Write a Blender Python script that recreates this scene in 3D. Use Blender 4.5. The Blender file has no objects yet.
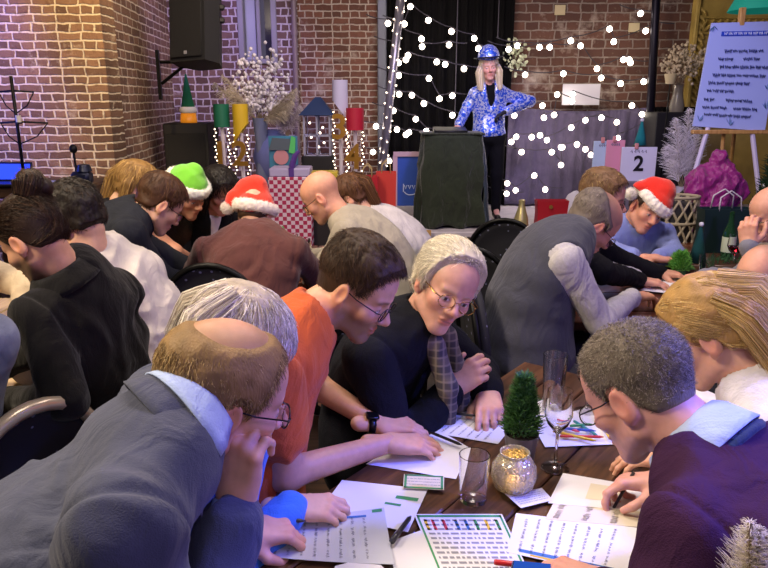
import bpy, math, random
import numpy as np
from mathutils import Vector, Matrix
random.seed(7); RNG = np.random.default_rng(11)
SC = bpy.context.scene; COL = SC.collection
CAMZ = 1.67; PITCH = math.radians(14.9); FL = 700.0
cP, sP = math.cos(PITCH), math.sin(PITCH)
def _ray(px, py):
    x = (px-384)/FL; y = -(py-284)/FL
    return (x, cP + y*sP, -sP + y*cP)
def P(px, py, Y):
    "point of the place seen at a pixel, Y metres into the room"
    d = _ray(px, py); t = Y/d[1]
    return np.array([d[0]*t, Y, CAMZ + d[2]*t])
def Pz(px, py, z):
    d = _ray(px, py); t = (z-CAMZ)/d[2]
    return np.array([d[0]*t, d[1]*t, z])
A = lambda *v: np.array(v if len(v) > 1 else v[0], dtype=float)
def nrm(v): v = np.asarray(v, float); return v/(np.linalg.norm(v)+1e-12)
rad = math.radians

# ------------------------------------------------------------------ materials
def srgb(h):
    if isinstance(h, str):
        h = h.lstrip('#'); h = h if len(h) == 6 else 'eeeeee'; c = [int(h[i:i+2], 16)/255 for i in (0, 2, 4)]
    else: c = h
    return [x/12.92 if x <= .04045 else ((x+.055)/1.055)**2.4 for x in c]
_M = {}
def mat(name, col='#888888', rough=.6, metal=0., emit=None, es=0., attr=False, bump=0., bscale=200., var=0., vscale=8.,
        trans=0., ior=1.45, sss=0., sheen=0., spec=.5, coat=0., stretch=None, alpha=1., detail=4., fold=0.):
    if name in _M: return _M[name]
    m = bpy.data.materials.new(name); m.use_nodes = True; _M[name] = m
    nt = m.node_tree; n = nt.nodes; L = nt.links
    b = n['Principled BSDF']
    c = srgb(col); b.inputs['Base Color'].default_value = (*c, 1)
    b.inputs['Roughness'].default_value = rough; b.inputs['Metallic'].default_value = metal
    b.inputs['Specular IOR Level'].default_value = spec
    b.inputs['IOR'].default_value = ior
    if trans: b.inputs['Transmission Weight'].default_value = trans
    if sss:
        b.inputs['Subsurface Weight'].default_value = sss
        b.inputs['Subsurface Radius'].default_value = (1, .35, .2); b.inputs['Subsurface Scale'].default_value = .006
    if sheen: b.inputs['Sheen Weight'].default_value = sheen; b.inputs['Sheen Roughness'].default_value = .5
    if coat: b.inputs['Coat Weight'].default_value = coat
    if alpha < 1: b.inputs['Alpha'].default_value = alpha
    if emit: b.inputs['Emission Color'].default_value = (*srgb(emit), 1); b.inputs['Emission Strength'].default_value = es
    src = None
    tc = n.new('ShaderNodeTexCoord')
    if attr:
        a = n.new('ShaderNodeAttribute'); a.attribute_name = 'Col'; src = a.outputs['Color']
    if var:
        nz = n.new('ShaderNodeTexNoise'); nz.inputs['Scale'].default_value = vscale; nz.inputs['Detail'].default_value = 5
        L.new(tc.outputs['Object'], nz.inputs['Vector'])
        mp = n.new('ShaderNodeMapRange'); mp.inputs[1].default_value = .3; mp.inputs[2].default_value = .7
        mp.inputs[3].default_value = 1-var; mp.inputs[4].default_value = 1+var
        L.new(nz.outputs[0], mp.inputs[0])
        mx = n.new('ShaderNodeMix'); mx.data_type = 'RGBA'; mx.blend_type = 'MULTIPLY'; mx.inputs[0].default_value = 1
        if src: L.new(src, mx.inputs[6])
        else: mx.inputs[6].default_value = (*c, 1)
        L.new(mp.outputs[0], mx.inputs[7]); src = mx.outputs[2]
    if src: L.new(src, b.inputs['Base Color'])
    if bump:
        nz = n.new('ShaderNodeTexNoise'); nz.inputs['Scale'].default_value = bscale; nz.inputs['Detail'].default_value = detail
        if stretch:
            mpn = n.new('ShaderNodeMapping'); mpn.inputs['Scale'].default_value = stretch
            L.new(tc.outputs['Object'], mpn.inputs[0]); L.new(mpn.outputs[0], nz.inputs['Vector'])
        else: L.new(tc.outputs['Object'], nz.inputs['Vector'])
        bp = n.new('ShaderNodeBump'); bp.inputs['Strength'].default_value = bump; bp.inputs['Distance'].default_value = .004
        L.new(nz.outputs[0], bp.inputs['Height']); L.new(bp.outputs[0], b.inputs['Normal'])
        if fold:
            n2 = n.new('ShaderNodeTexNoise'); n2.inputs['Scale'].default_value = 13; n2.inputs['Detail'].default_value = 3; n2.inputs['Distortion'].default_value = 1.2
            mp2 = n.new('ShaderNodeMapping'); mp2.inputs['Scale'].default_value = (1, 1, .45); mp2.inputs['Rotation'].default_value = (.4, .5, .2)
            L.new(tc.outputs['Object'], mp2.inputs[0]); L.new(mp2.outputs[0], n2.inputs['Vector'])
            b2 = n.new('ShaderNodeBump'); b2.inputs['Strength'].default_value = fold; b2.inputs['Distance'].default_value = .03
            L.new(n2.outputs[0], b2.inputs['Height']); L.new(b2.outputs[0], bp.inputs['Normal'])
    return m
def cloth(name, col, bump=.35, rough=.9, var=.12, **k):
    if max(srgb(col)) < .05: k.setdefault('sheen', 0.); k.setdefault('spec', .2)
    return mat(name, col, rough=rough, bump=bump, bscale=k.pop('bscale', 260), var=var, vscale=k.pop('vscale', 14), sheen=k.pop('sheen', .15), fold=k.pop('fold', .4), **k)

# ------------------------------------------------------------------ objects
def tag(o, label=None, cat=None, group=None, kind=None):
    if label: o['label'] = label
    if cat: o['category'] = cat
    if group: o['group'] = group
    if kind: o['kind'] = kind
    return o
def empty(name, loc=(0, 0, 0), label=None, cat=None, group=None, rz=0):
    o = bpy.data.objects.new(name, None); COL.objects.link(o); o.location = tuple(loc); o.rotation_euler = (0, 0, rz)
    o.empty_display_size = .05
    return tag(o, label, cat, group)
def mk(name, V, Q, m, parent=None, cols=None, smooth=True, world=True, mi=None):
    """one mesh object from arrays; V in world space (moved into the parent's frame), Q quads (n,4) or list of polygons"""
    V = np.asarray(V, dtype=np.float32).reshape(-1, 3)
    me = bpy.data.meshes.new(name)
    if isinstance(Q, np.ndarray) and Q.ndim == 2:
        nf, w = Q.shape
        me.vertices.add(len(V)); me.loops.add(nf*w); me.polygons.add(nf)
        me.loops.foreach_set('vertex_index', Q.astype(np.int32).ravel())
        me.polygons.foreach_set('loop_start', np.arange(0, nf*w, w, dtype=np.int32))
        me.vertices.foreach_set('co', V.ravel())
        me.update(calc_edges=True)
    else:
        me.from_pydata([tuple(map(float, v)) for v in V], [], [tuple(int(i) for i in f) for f in Q]); me.update()
    if smooth is True: me.polygons.foreach_set('use_smooth', np.ones(len(me.polygons), dtype=bool))
    elif smooth == 'auto':
        me.polygons.foreach_set('use_smooth', np.ones(len(me.polygons), dtype=bool))
        try: me.set_sharp_from_angle(angle=rad(38))
        except Exception: pass
    ms = m if isinstance(m, (list, tuple)) else [m]
    for x in ms: me.materials.append(x)
    if mi is not None: me.polygons.foreach_set('material_index', np.asarray(mi, dtype=np.int32))
    if cols is not None:
        ca = me.color_attributes.new('Col', 'FLOAT_COLOR', 'POINT')
        c4 = np.ones((len(V), 4), dtype=np.float32); c4[:, :3] = cols; ca.data.foreach_set('color', c4.ravel())
    me.validate()
    o = bpy.data.objects.new(name, me); COL.objects.link(o)
    if parent is not None:
        o.parent = parent
        if world:
            mw = Matrix.Translation(parent_loc(parent)) @ Matrix.Rotation(parent_rz(parent), 4, 'Z')
            me.transform(mw.inverted())
    return o
def parent_loc(p):
    v = Vector(p.location)
    q = p
    while q.parent: q = q.parent; v = Vector(q.location) + v
    return v
def parent_rz(p):
    while p.parent: p = p.parent
    return p.rotation_euler.z

class MB:
    "collects boxes, tubes, lathes into one mesh"
    def __init__(s): s.V = []; s.F = []; s.n = 0; s.mi = []; s.m = 0
    def add(s, V, Fs):
        V = np.asarray(V, float).reshape(-1, 3)
        s.V.append(V); s.F += [tuple(int(i)+s.n for i in f) for f in Fs]; s.mi += [s.m]*len(Fs); s.n += len(V); return s
    def box(s, c, size, R=None, bev=0.):
        hx, hy, hz = [v/2 for v in size]; b = min(bev, hx*.9, hy*.9, hz*.9)
        if b <= 0:
            V = np.array([[x*hx, y*hy, z*hz] for x in (-1, 1) for y in (-1, 1) for z in (-1, 1)])
            Fs = [(0, 1, 3, 2), (4, 6, 7, 5), (0, 4, 5, 1), (2, 3, 7, 6), (0, 2, 6, 4), (1, 5, 7, 3)]
        else:
            V = []; Fs = []; idx = {}
            for sx in (-1, 1):
                for sy in (-1, 1):
                    for sz in (-1, 1):
                        for ax in range(3):
                            v = [sx*(hx-b), sy*(hy-b), sz*(hz-b)]
                            v[ax] = (sx*hx, sy*hy, sz*hz)[ax]
                            idx[(sx, sy, sz, ax)] = len(V); V.append(v)
            for ax in range(3):
                a1, a2 = [i for i in range(3) if i != ax]
                for sg in (-1, 1):
                    q = []
                    for u, v in ((-1, -1), (1, -1), (1, 1), (-1, 1)):
                        k = [0, 0, 0]; k[ax] = sg; k[a1] = u; k[a2] = v; q.append(idx[(*k, ax)])
                    if (sg > 0) != (ax != 1): q.reverse()
                    Fs.append(q)
                for u in (-1, 1):
                    for v in (-1, 1):   # edge running along ax
                        k0 = [0, 0, 0]; k0[a1] = u; k0[a2] = v; k0[ax] = -1; k1 = list(k0); k1[ax] = 1
                        q = [idx[(*k0, a1)], idx[(*k1, a1)], idx[(*k1, a2)], idx[(*k0, a2)]]
                        if (u*v > 0) != (ax == 1): q.reverse()
                        Fs.append(q)
            for sx in (-1, 1):
                for sy in (-1, 1):
                    for sz in (-1, 1):
                        q = [idx[(sx, sy, sz, a)] for a in range(3)]
                        if sx*sy*sz < 0: q.reverse()
                        Fs.append(q)
            V = np.array(V)
        if R is not None: V = V @ np.asarray(R, float).T
        return s.add(V + np.asarray(c, float), Fs)
    def tube(s, pts, r, n=8, caps=True, flat=None):
        pts = np.asarray(pts, float); K = len(pts)
        rr = np.full(K, r) if np.isscalar(r) else np.asarray(r, float)
        T = np.gradient(pts, axis=0); T /= np.linalg.norm(T, axis=1)[:, None]+1e-12
        u = np.cross(T[0], [0, 0, 1]); 
        if np.linalg.norm(u) < .05: u = np.cross(T[0], [1, 0, 0])
        u = nrm(u); V = []
        for i in range(K):
            u = nrm(u - T[i]*np.dot(u, T[i])); w = np.cross(T[i], u)
            for j in range(n):
                a = 2*math.pi*j/n
                V.append(pts[i]+rr[i]*(math.cos(a)*u+math.sin(a)*w*(flat or 1)))
        Fs = [(i*n+j, i*n+(j+1) % n, (i+1)*n+(j+1) % n, (i+1)*n+j) for i in range(K-1) for j in range(n)]
        if caps: Fs += [tuple(range(n))[::-1], tuple((K-1)*n+j for j in range(n))]
        return s.add(V, Fs)
    def lathe(s, prof, c=(0, 0, 0), n=24, R=None, closed=False):
        V = [[r*math.cos(2*math.pi*j/n), r*math.sin(2*math.pi*j/n), z] for r, z in prof for j in range(n)]
        K = len(prof)
        Fs = [(i*n+j, i*n+(j+1) % n, (i+1)*n+(j+1) % n, (i+1)*n+j) for i in range(K-1) for j in range(n)]
        if closed: Fs += [tuple(range(n))[::-1], tuple((K-1)*n+j for j in range(n))]
        V = np.array(V)
        if R is not None: V = V @ np.asarray(R, float).T
        return s.add(V+np.asarray(c, float), Fs)
    def prism(s, poly, o, ux, uy, un, th):
        "polygon poly[(u,v)] placed at o + u*ux + v*uy, extruded by th along un"
        o, ux, uy, un = [np.asarray(v, float) for v in (o, ux, uy, un)]
        k = len(poly); V = [o+u*ux+v*uy for u, v in poly]; V += [p+un*th for p in V]
        Fs = [tuple(range(k))[::-1], tuple(range(k, 2*k))]+[(i, (i+1) % k, k+(i+1) % k, k+i) for i in range(k)]
        return s.add(V, Fs)
    def grid(s, G, th=0., closed=False):
        "G (a,b,3) sheet of points, thickened along its normals"
        G = np.asarray(G, float); a, b, _ = G.shape
        du = np.gradient(G, axis=0); dv = np.gradient(G, axis=1); N = np.cross(du, dv); N /= np.linalg.norm(N, axis=2)[..., None]+1e-12
        V = G.reshape(-1, 3); bb = b if not closed else b+1
        q = [(i*b+j, (i+1)*b+j, (i+1)*b+(j+1) % b, i*b+(j+1) % b) for i in range(a-1) for j in range(bb-1)]
        if not th: return s.add(V, q)
        V2 = (G-N*th).reshape(-1, 3); o = a*b
        q2 = [tuple(x+o for x in f)[::-1] for f in q]
        rim = [(j, (j+1) % b, o+(j+1) % b, o+j) for j in range(bb-1)]+[((a-1)*b+(j+1) % b, (a-1)*b+j, o+(a-1)*b+j, o+(a-1)*b+(j+1) % b) for j in range(bb-1)]
        if not closed: rim += [((i+1)*b, i*b, o+i*b, o+(i+1)*b) for i in range(a-1)]+[(i*b+b-1, (i+1)*b+b-1, o+(i+1)*b+b-1, o+i*b+b-1) for i in range(a-1)]
        return s.add(np.vstack([V, V2]), q+q2+rim)
    def build(s, name, m, parent=None, smooth='auto', cols=None):
        return mk(name, np.vstack(s.V), s.F, m, parent, smooth=smooth, mi=s.mi if isinstance(m, (list, tuple)) else None, cols=cols)
def rotz(a): c, s = math.cos(a), math.sin(a); return np.array([[c, -s, 0], [s, c, 0], [0, 0, 1.]])
def rotx(a): c, s = math.cos(a), math.sin(a); return np.array([[1., 0, 0], [0, c, -s], [0, s, c]])
def roty(a): c, s = math.cos(a), math.sin(a); return np.array([[c, 0, s], [0, 1., 0], [-s, 0, c]])
def frame(y, z):
    "3x3 with columns x,y,z: y along the given direction, z near the other"
    y = nrm(y); x = np.cross(y, z); x = nrm(x); z = np.cross(x, y); return np.column_stack([x, y, z])

# ------------------------------------------------------------------ noise
def _hash(i, j, k):
    n = (i*73856093) ^ (j*19349663) ^ (k*83492791); n = (n ^ (n >> 13))*1274126177
    return ((n ^ (n >> 16)) & 0xffff)/65535.
def vnoise(p):
    p = np.asarray(p, float); i = np.floor(p).astype(np.int64); f = p-i; f = f*f*(3-2*f); r = 0
    for a in (0, 1):
        for b in (0, 1):
            for c in (0, 1):
                w = (f[:, 0] if a else 1-f[:, 0])*(f[:, 1] if b else 1-f[:, 1])*(f[:, 2] if c else 1-f[:, 2])
                r = r + w*_hash(i[:, 0]+a, i[:, 1]+b, i[:, 2]+c)
    return r*2-1
def wrinkle(V, s=0.):
    "folds: ridged, warped noise"
    w = np.stack([vnoise(V*5+s), vnoise(V*5+s+9), vnoise(V*5+s+17)], 1)*.8
    a = vnoise((V*np.array([9, 9, 5])+w*1.3+s)); b = vnoise(V*np.array([22, 22, 12])+w*2+s+31)
    return (1-np.abs(a)*2)*.7+(1-np.abs(b)*2)*.3

# ------------------------------------------------------------------ implicit surfaces
class F:
    def __init__(s): s.p = []; s.post = None
    def rc(s, a, b, ra, rb=None, k=.02, neg=False, sq=None):
        s.p.append(('c', np.asarray(a, float), np.asarray(b, float), ra, ra if rb is None else rb, k, neg, sq)); return s
    def chain(s, pts, rs, k=.02, sq=None):
        for i in range(len(pts)-1): s.rc(pts[i], pts[i+1], rs[i], rs[i+1], k, sq=sq)
        return s
    def el(s, c, r, R=None, k=.02, neg=False):
        s.p.append(('e', np.asarray(c, float), np.asarray(r, float), np.eye(3) if R is None else np.asarray(R, float), k, neg)); return s
    def bounds(s, m):
        lo = np.full(3, 1e9); hi = -lo
        for q in s.p:
            if q[0] == 'c' and not q[6]:
                r = max(q[3], q[4]); lo = np.minimum(lo, np.minimum(q[1], q[2])-r); hi = np.maximum(hi, np.maximum(q[1], q[2])+r)
            elif q[0] == 'e' and not q[5]:
                e = np.sqrt(((q[3]*q[2][None, :])**2).sum(1)); lo = np.minimum(lo, q[1]-e); hi = np.maximum(hi, q[1]+e)
        return lo-m, hi+m
    def eval(s, h, margin=.03):
        lo, hi = s.bounds(margin); n = np.ceil((hi-lo)/h).astype(int)+1
        ax = [lo[i]+np.arange(n[i])*h for i in range(3)]
        f = np.full(n, .08, dtype=np.float32)
        for q in s.p:
            k = q[5] if q[0] == 'c' else q[4]; neg = q[6] if q[0] == 'c' else q[5]
            if q[0] == 'c':
                r = max(q[3], q[4]); a0 = np.minimum(q[1], q[2])-r; a1 = np.maximum(q[1], q[2])+r
            else:
                e = np.sqrt(((q[3]*q[2][None, :])**2).sum(1)); a0 = q[1]-e; a1 = q[1]+e
            mg = k+2.5*h+.012
            i0 = np.clip(np.floor((a0-mg-lo)/h).astype(int), 0, n); i1 = np.clip(np.ceil((a1+mg-lo)/h).astype(int)+1, 0, n)
            if (i1 <= i0).any(): continue
            X = ax[0][i0[0]:i1[0], None, None]; Y = ax[1][None, i0[1]:i1[1], None]; Z = ax[2][None, None, i0[2]:i1[2]]
            if q[0] == 'c':
                a, b, ra, rb, sq = q[1], q[2], q[3], q[4], q[7]
                ba = b-a; L2 = ba@ba+1e-12
                dx, dy, dz = X-a[0], Y-a[1], Z-a[2]
                t = np.clip((dx*ba[0]+dy*ba[1]+dz*ba[2])/L2, 0, 1)
                ex, ey, ez = dx-t*ba[0], dy-t*ba[1], dz-t*ba[2]
                if sq is not None:
                    u, fct = sq; du = (ex*u[0]+ey*u[1]+ez*u[2])*(1/fct-1)
                    ex, ey, ez = ex+du*u[0], ey+du*u[1], ez+du*u[2]
                d = np.sqrt(ex*ex+ey*ey+ez*ez)-(ra+(rb-ra)*t)
            else:
                c, r, R = q[1], q[2], q[3]
                dx, dy, dz = X-c[0], Y-c[1], Z-c[2]
                u = dx*R[0, 0]+dy*R[1, 0]+dz*R[2, 0]; v = dx*R[0, 1]+dy*R[1, 1]+dz*R[2, 1]; w = dx*R[0, 2]+dy*R[1, 2]+dz*R[2, 2]
                k0 = np.sqrt((u/r[0])**2+(v/r[1])**2+(w/r[2])**2); k1 = np.sqrt((u/r[0]**2)**2+(v/r[1]**2)**2+(w/r[2]**2)**2)+1e-9
                d = k0*(k0-1)/k1
            g = f[i0[0]:i1[0], i0[1]:i1[1], i0[2]:i1[2]]
            if neg:
                d = -d; hh = np.maximum(k-np.abs(g-d), 0)/k; g[...] = np.maximum(g, d)+hh*hh*k*.25
            else:
                hh = np.maximum(k-np.abs(g-d), 0)/k; g[...] = np.minimum(g, d)-hh*hh*k*.25
        if s.post is not None:
            f = s.post(ax[0][:, None, None], ax[1][None, :, None], ax[2][None, None, :], f)
        f[0] = f[-1] = .05; f[:, 0] = f[:, -1] = .05; f[:, :, 0] = f[:, :, -1] = .05
        return f, lo
    def mesh(s, h, margin=.03):
        f, lo = s.eval(h, margin); return surfnet(f, lo, h)
def surfnet(f, lo, h):
    s = f < 0
    c = np.zeros(tuple(x-1 for x in f.shape), dtype=np.int8)
    offs = [(a, b, d) for a in (0, 1) for b in (0, 1) for d in (0, 1)]
    nx, ny, nz = f.shape
    for a, b, d in offs: c += s[a:nx-1+a, b:ny-1+b, d:nz-1+d]
    I = np.argwhere((c > 0) & (c < 8))
    ids = np.full(c.shape, -1, dtype=np.int32); ids[I[:, 0], I[:, 1], I[:, 2]] = np.arange(len(I))
    acc = np.zeros((len(I), 3)); cnt = np.zeros(len(I))
    g = {o: f[I[:, 0]+o[0], I[:, 1]+o[1], I[:, 2]+o[2]] for o in offs}
    for o in offs:
        for axx in range(3):
            if o[axx] == 0:
                o2 = list(o); o2[axx] = 1; o2 = tuple(o2)
                f0, f1 = g[o], g[o2]; m = (f0 < 0) != (f1 < 0)
                t = f0[m]/(f0[m]-f1[m]); p = np.tile(np.array(o, float), (m.sum(), 1)); p[:, axx] = t
                acc[m] += p; cnt[m] += 1
    V = (I+acc/np.maximum(cnt, 1)[:, None])*h+lo
    Q = []
    for axx in range(3):
        a1, a2 = (axx+1) % 3, (axx+2) % 3
        sl0 = [slice(None)]*3; sl1 = [slice(None)]*3; sl0[axx] = slice(0, -1); sl1[axx] = slice(1, None)
        x = s[tuple(sl0)] != s[tuple(sl1)]; E = np.argwhere(x)
        E = E[(E[:, a1] > 0) & (E[:, a2] > 0) & (E[:, a1] < f.shape[a1]-1) & (E[:, a2] < f.shape[a2]-1)]
        if not len(E): continue
        def cid(d1, d2):
            e = E.copy(); e[:, a1] -= d1; e[:, a2] -= d2; return ids[e[:, 0], e[:, 1], e[:, 2]]
        q = np.stack([cid(1, 1), cid(0, 1), cid(0, 0), cid(1, 0)], 1)
        ins = s[E[:, 0], E[:, 1], E[:, 2]]; q[~ins] = q[~ins][:, ::-1]; Q.append(q)
    return V, np.vstack(Q)
def vnormals(V, Q):
    a, b, c, d = [V[Q[:, i]] for i in range(4)]; n = np.cross(c-a, d-b); N = np.zeros_like(V)
    for i in range(4): np.add.at(N, Q[:, i], n)
    return N/(np.linalg.norm(N, axis=1)[:, None]+1e-12)
def join(parts):
    V = []; Q = []; C = []; n = 0
    for v, q, c in parts: V.append(v); Q.append(q+n); C.append(np.broadcast_to(c, v.shape)); n += len(v)
    return np.vstack(V), np.vstack(Q), np.vstack(C)
def strands(path, r, nside=3):
    "path (N,K,3), r (N,K) -> quads of thin tubes"
    N, K, _ = path.shape
    T = np.gradient(path, axis=1); T /= np.linalg.norm(T, axis=2)[..., None]+1e-12
    ref = RNG.normal(size=(N, 1, 3)); U = np.cross(T, ref); U /= np.linalg.norm(U, axis=2)[..., None]+1e-12; W = np.cross(T, U)
    ang = np.arange(nside)*2*math.pi/nside
    V = path[:, :, None, :]+r[:, :, None, None]*(np.cos(ang)[None, None, :, None]*U[:, :, None, :]+np.sin(ang)[None, None, :, None]*W[:, :, None, :])
    base = np.arange(N)[:, None, None]*K*nside; ki = np.arange(K-1)[None, :, None]*nside; j = np.arange(nside)[None, None, :]; j2 = (j+1) % nside
    q = np.stack([base+ki+j, base+ki+j2, base+ki+nside+j2, base+ki+nside+j], -1).reshape(-1, 4)
    return V.reshape(-1, 3), q
def ss(x, a, b): t = np.clip((x-a)/(b-a), 0, 1); return t*t*(3-2*t)
# ------------------------------------------------------------------ people
SKIN = mat('skin', '#c99a7d', rough=.48, attr=True, sss=.12, bump=.12, bscale=700, var=.06, vscale=60)
HAIR = mat('hair', '#4a3526', rough=.5, attr=True, spec=.35, bump=.5, bscale=300, stretch=(1, 1, .25))
LENS = mat('spectacle_lens', '#ffffff', rough=.02, trans=1., ior=1.08, spec=.5)
WIRE = mat('spectacle_wire', '#2a2624', rough=.3, metal=.6)
GOLDW = mat('gold_wire', '#b98f4a', rough=.25, metal=1.)
HL_Y = [-.13, -.05, -.028, -.012, .012, .022, .036, .05, .066, .1]
HL_Z = [-.062, -.055, -.03, .012, .012, -.012, .012, .045, .070, .086]
def head_field(neck, j=1., fem=False, nr=.052, ears=True):
    f = F()
    f.el((0, -.014, .036), (.0755, .097, .080))
    f.el((0, .028, .030), (.063, .060, .058), k=.02)
    f.el((0, .030, -.036), (.056*j, .056, .062), k=.03)
    f.el((0, .052, -.030), (.050, .030, .04), k=.02)
    for s in (-1, 1):
        f.el((s*.040, .056, -.030), (.020, .022, .018), k=.02)
        f.rc((s*.050*j, .002, -.066), (s*.012, .064, -.101), .018, .019, k=.025)
        f.rc((s*.040, .070, .012), (s*.012, .081, .013), .0085, .009, k=.014)
    f.el((0, .070, -.103), (.017, .014, .014), k=.02)
    f.el((0, .064, -.068), (.026, .024, .026), k=.02)
    for s in (-1, 1):
        f.el((s*.031, .093, -.008), (.018, .014, .013), k=.014, neg=True)
        f.el((s*.031, .0705, -.010), (.0145, .0135, .0125), k=.005)
    f.rc((0, .080, .004), (0, .106, -.034), .0072, .0105, k=.012)
    f.el((0, .1045, -.038), (.0105, .010, .009), k=.008)
    for s in (-1, 1): f.el((s*.0125, .094, -.041), (.0075, .010, .007), k=.007)
    f.el((0, .0885, -.0655), (.0225, .0075, .0052), k=.005)
    f.el((0, .0870, -.0760), (.0195, .0080, .0062), k=.005)
    f.rc((-.022, .0975, -.0705), (.022, .0975, -.0705), .0022, k=.004, neg=True)
    if ears:
        for s in (-1, 1):
            R = rotz(s*rad(-22)) @ rotx(rad(-10))
            f.el((s*.0765, -.010, -.014), (.0085, .0185, .031), R=R, k=.007)
            f.el((s*.087, -.006, -.010), (.0075, .011, .019), R=R, k=.006, neg=True)
            f.el((s*.073, -.004, -.040), (.006, .009, .011), k=.006)
    if neck is not None:
        nk = np.asarray(neck); m = nk*.5+A(0, -.030, -.055)*.5
        f.rc((0, -.028, -.045), m, nr, nr, k=.03); f.rc(m, nk, nr, nr*1.05, k=.02); f.rc(nk, nk+nrm(nk-m)*.01, nr*.95, nr*.85, k=.02)
    return f
def head_cols(V, sk, o):
    x, y, z = V.T; sk = np.array(srgb(sk)); C = np.tile(sk, (len(V), 1))
    red = sk*np.array([1.08, .74, .70]); hc = np.array(srgb(o.get('hair', '#4a3526')))
    def mixc(c, w): nonlocal C; C = C*(1-w[:, None])+np.asarray(c)[None, :]*w[:, None]
    ax = np.abs(x)
    mixc(red, .55*np.exp(-((ax-.040)**2+(y-.065)**2+(z+.036)**2)/.0005))
    mixc(red, .6*np.exp(-(x**2+(y-.108)**2+(z+.036)**2)/.0002))
    mixc(red, .6*ss(ax, .072, .082)*ss(-y, -.02, .01))
    if o.get('stubble'):
        w = ss(-z, .030+0*z, .055)*ss(y, -.02, .02)*(1-ss(-z, .125, .15)); mixc(hc*.8, o['stubble']*w*(1-np.exp(-(ax/.03)**2-((z+.045)/.012)**2)*.5))
    if o.get('style') not in ('bald', 'none'): mixc(hc*.9, .55*ss(hair_cov(x, y, z, o), -.022, .006)*ss(z, .02, .05)*(1-ss(y, .07, .09)))
    lips = np.exp(-((x/.022)**4)-((z+.0705)/.0105)**4)*ss(y, .078, .088); mixc(sk*np.array([.92, .52, .50]), .8*lips)
    mixc(sk*.25, .8*np.exp(-((x/.021)**4)-((z+.0707)/.0018)**2)*ss(y, .078, .086))
    ex = (ax-.031)/.0135; ez = (z+.0125)/.0050; fr = ss(y, .068, .074)
    al = (ex**2+ez**2)
    mixc((.62, .58, .54), (1-ss(al, .7, 1.1))*fr)
    mixc((.03, .02, .018), (1-ss(((ax-.031)/.0058)**2+((z+.0125)/.0058)**2, .7, 1.))*(1-ss(al, .8, 1.1))*fr)
    mixc(sk*.16, np.exp(-((z+.0125-.0052*np.sqrt(np.clip(1-ex**2, 0, 1)))/.0014)**2)*(np.abs(ex) < 1.12)*fr*.9)
    mixc(sk*.70, .5*np.exp(-(((ax-.031)/.016)**2+((z+.020)/.005)**2))*fr)
    bw = np.exp(-(((z-.0135+((ax-.03)/.05)**2*.02)/.0042)**2))*ss(ax, .010, .016)*(1-ss(ax, .046, .054))*ss(y, .05, .06)
    mixc(hc*.8, bw*o.get('brow', .75))
    return C
def hair_cov(X, Y, Z, o):
    zl = np.interp(Y, HL_Y, HL_Z); rec = o.get('recede', 0.)
    cov = Z-zl-rec*ss(Y, .02, .06)
    if o.get('bald'):
        bx, by, bz, br = o['bald']
        d = np.sqrt((X/1.0)**2+(Y-by)**2+(Z-bz)**2)-br; cov = np.minimum(cov, d*.45)
    if 'cap' in o: cov = np.minimum(cov, o['cap']-Z)
    return cov
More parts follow.
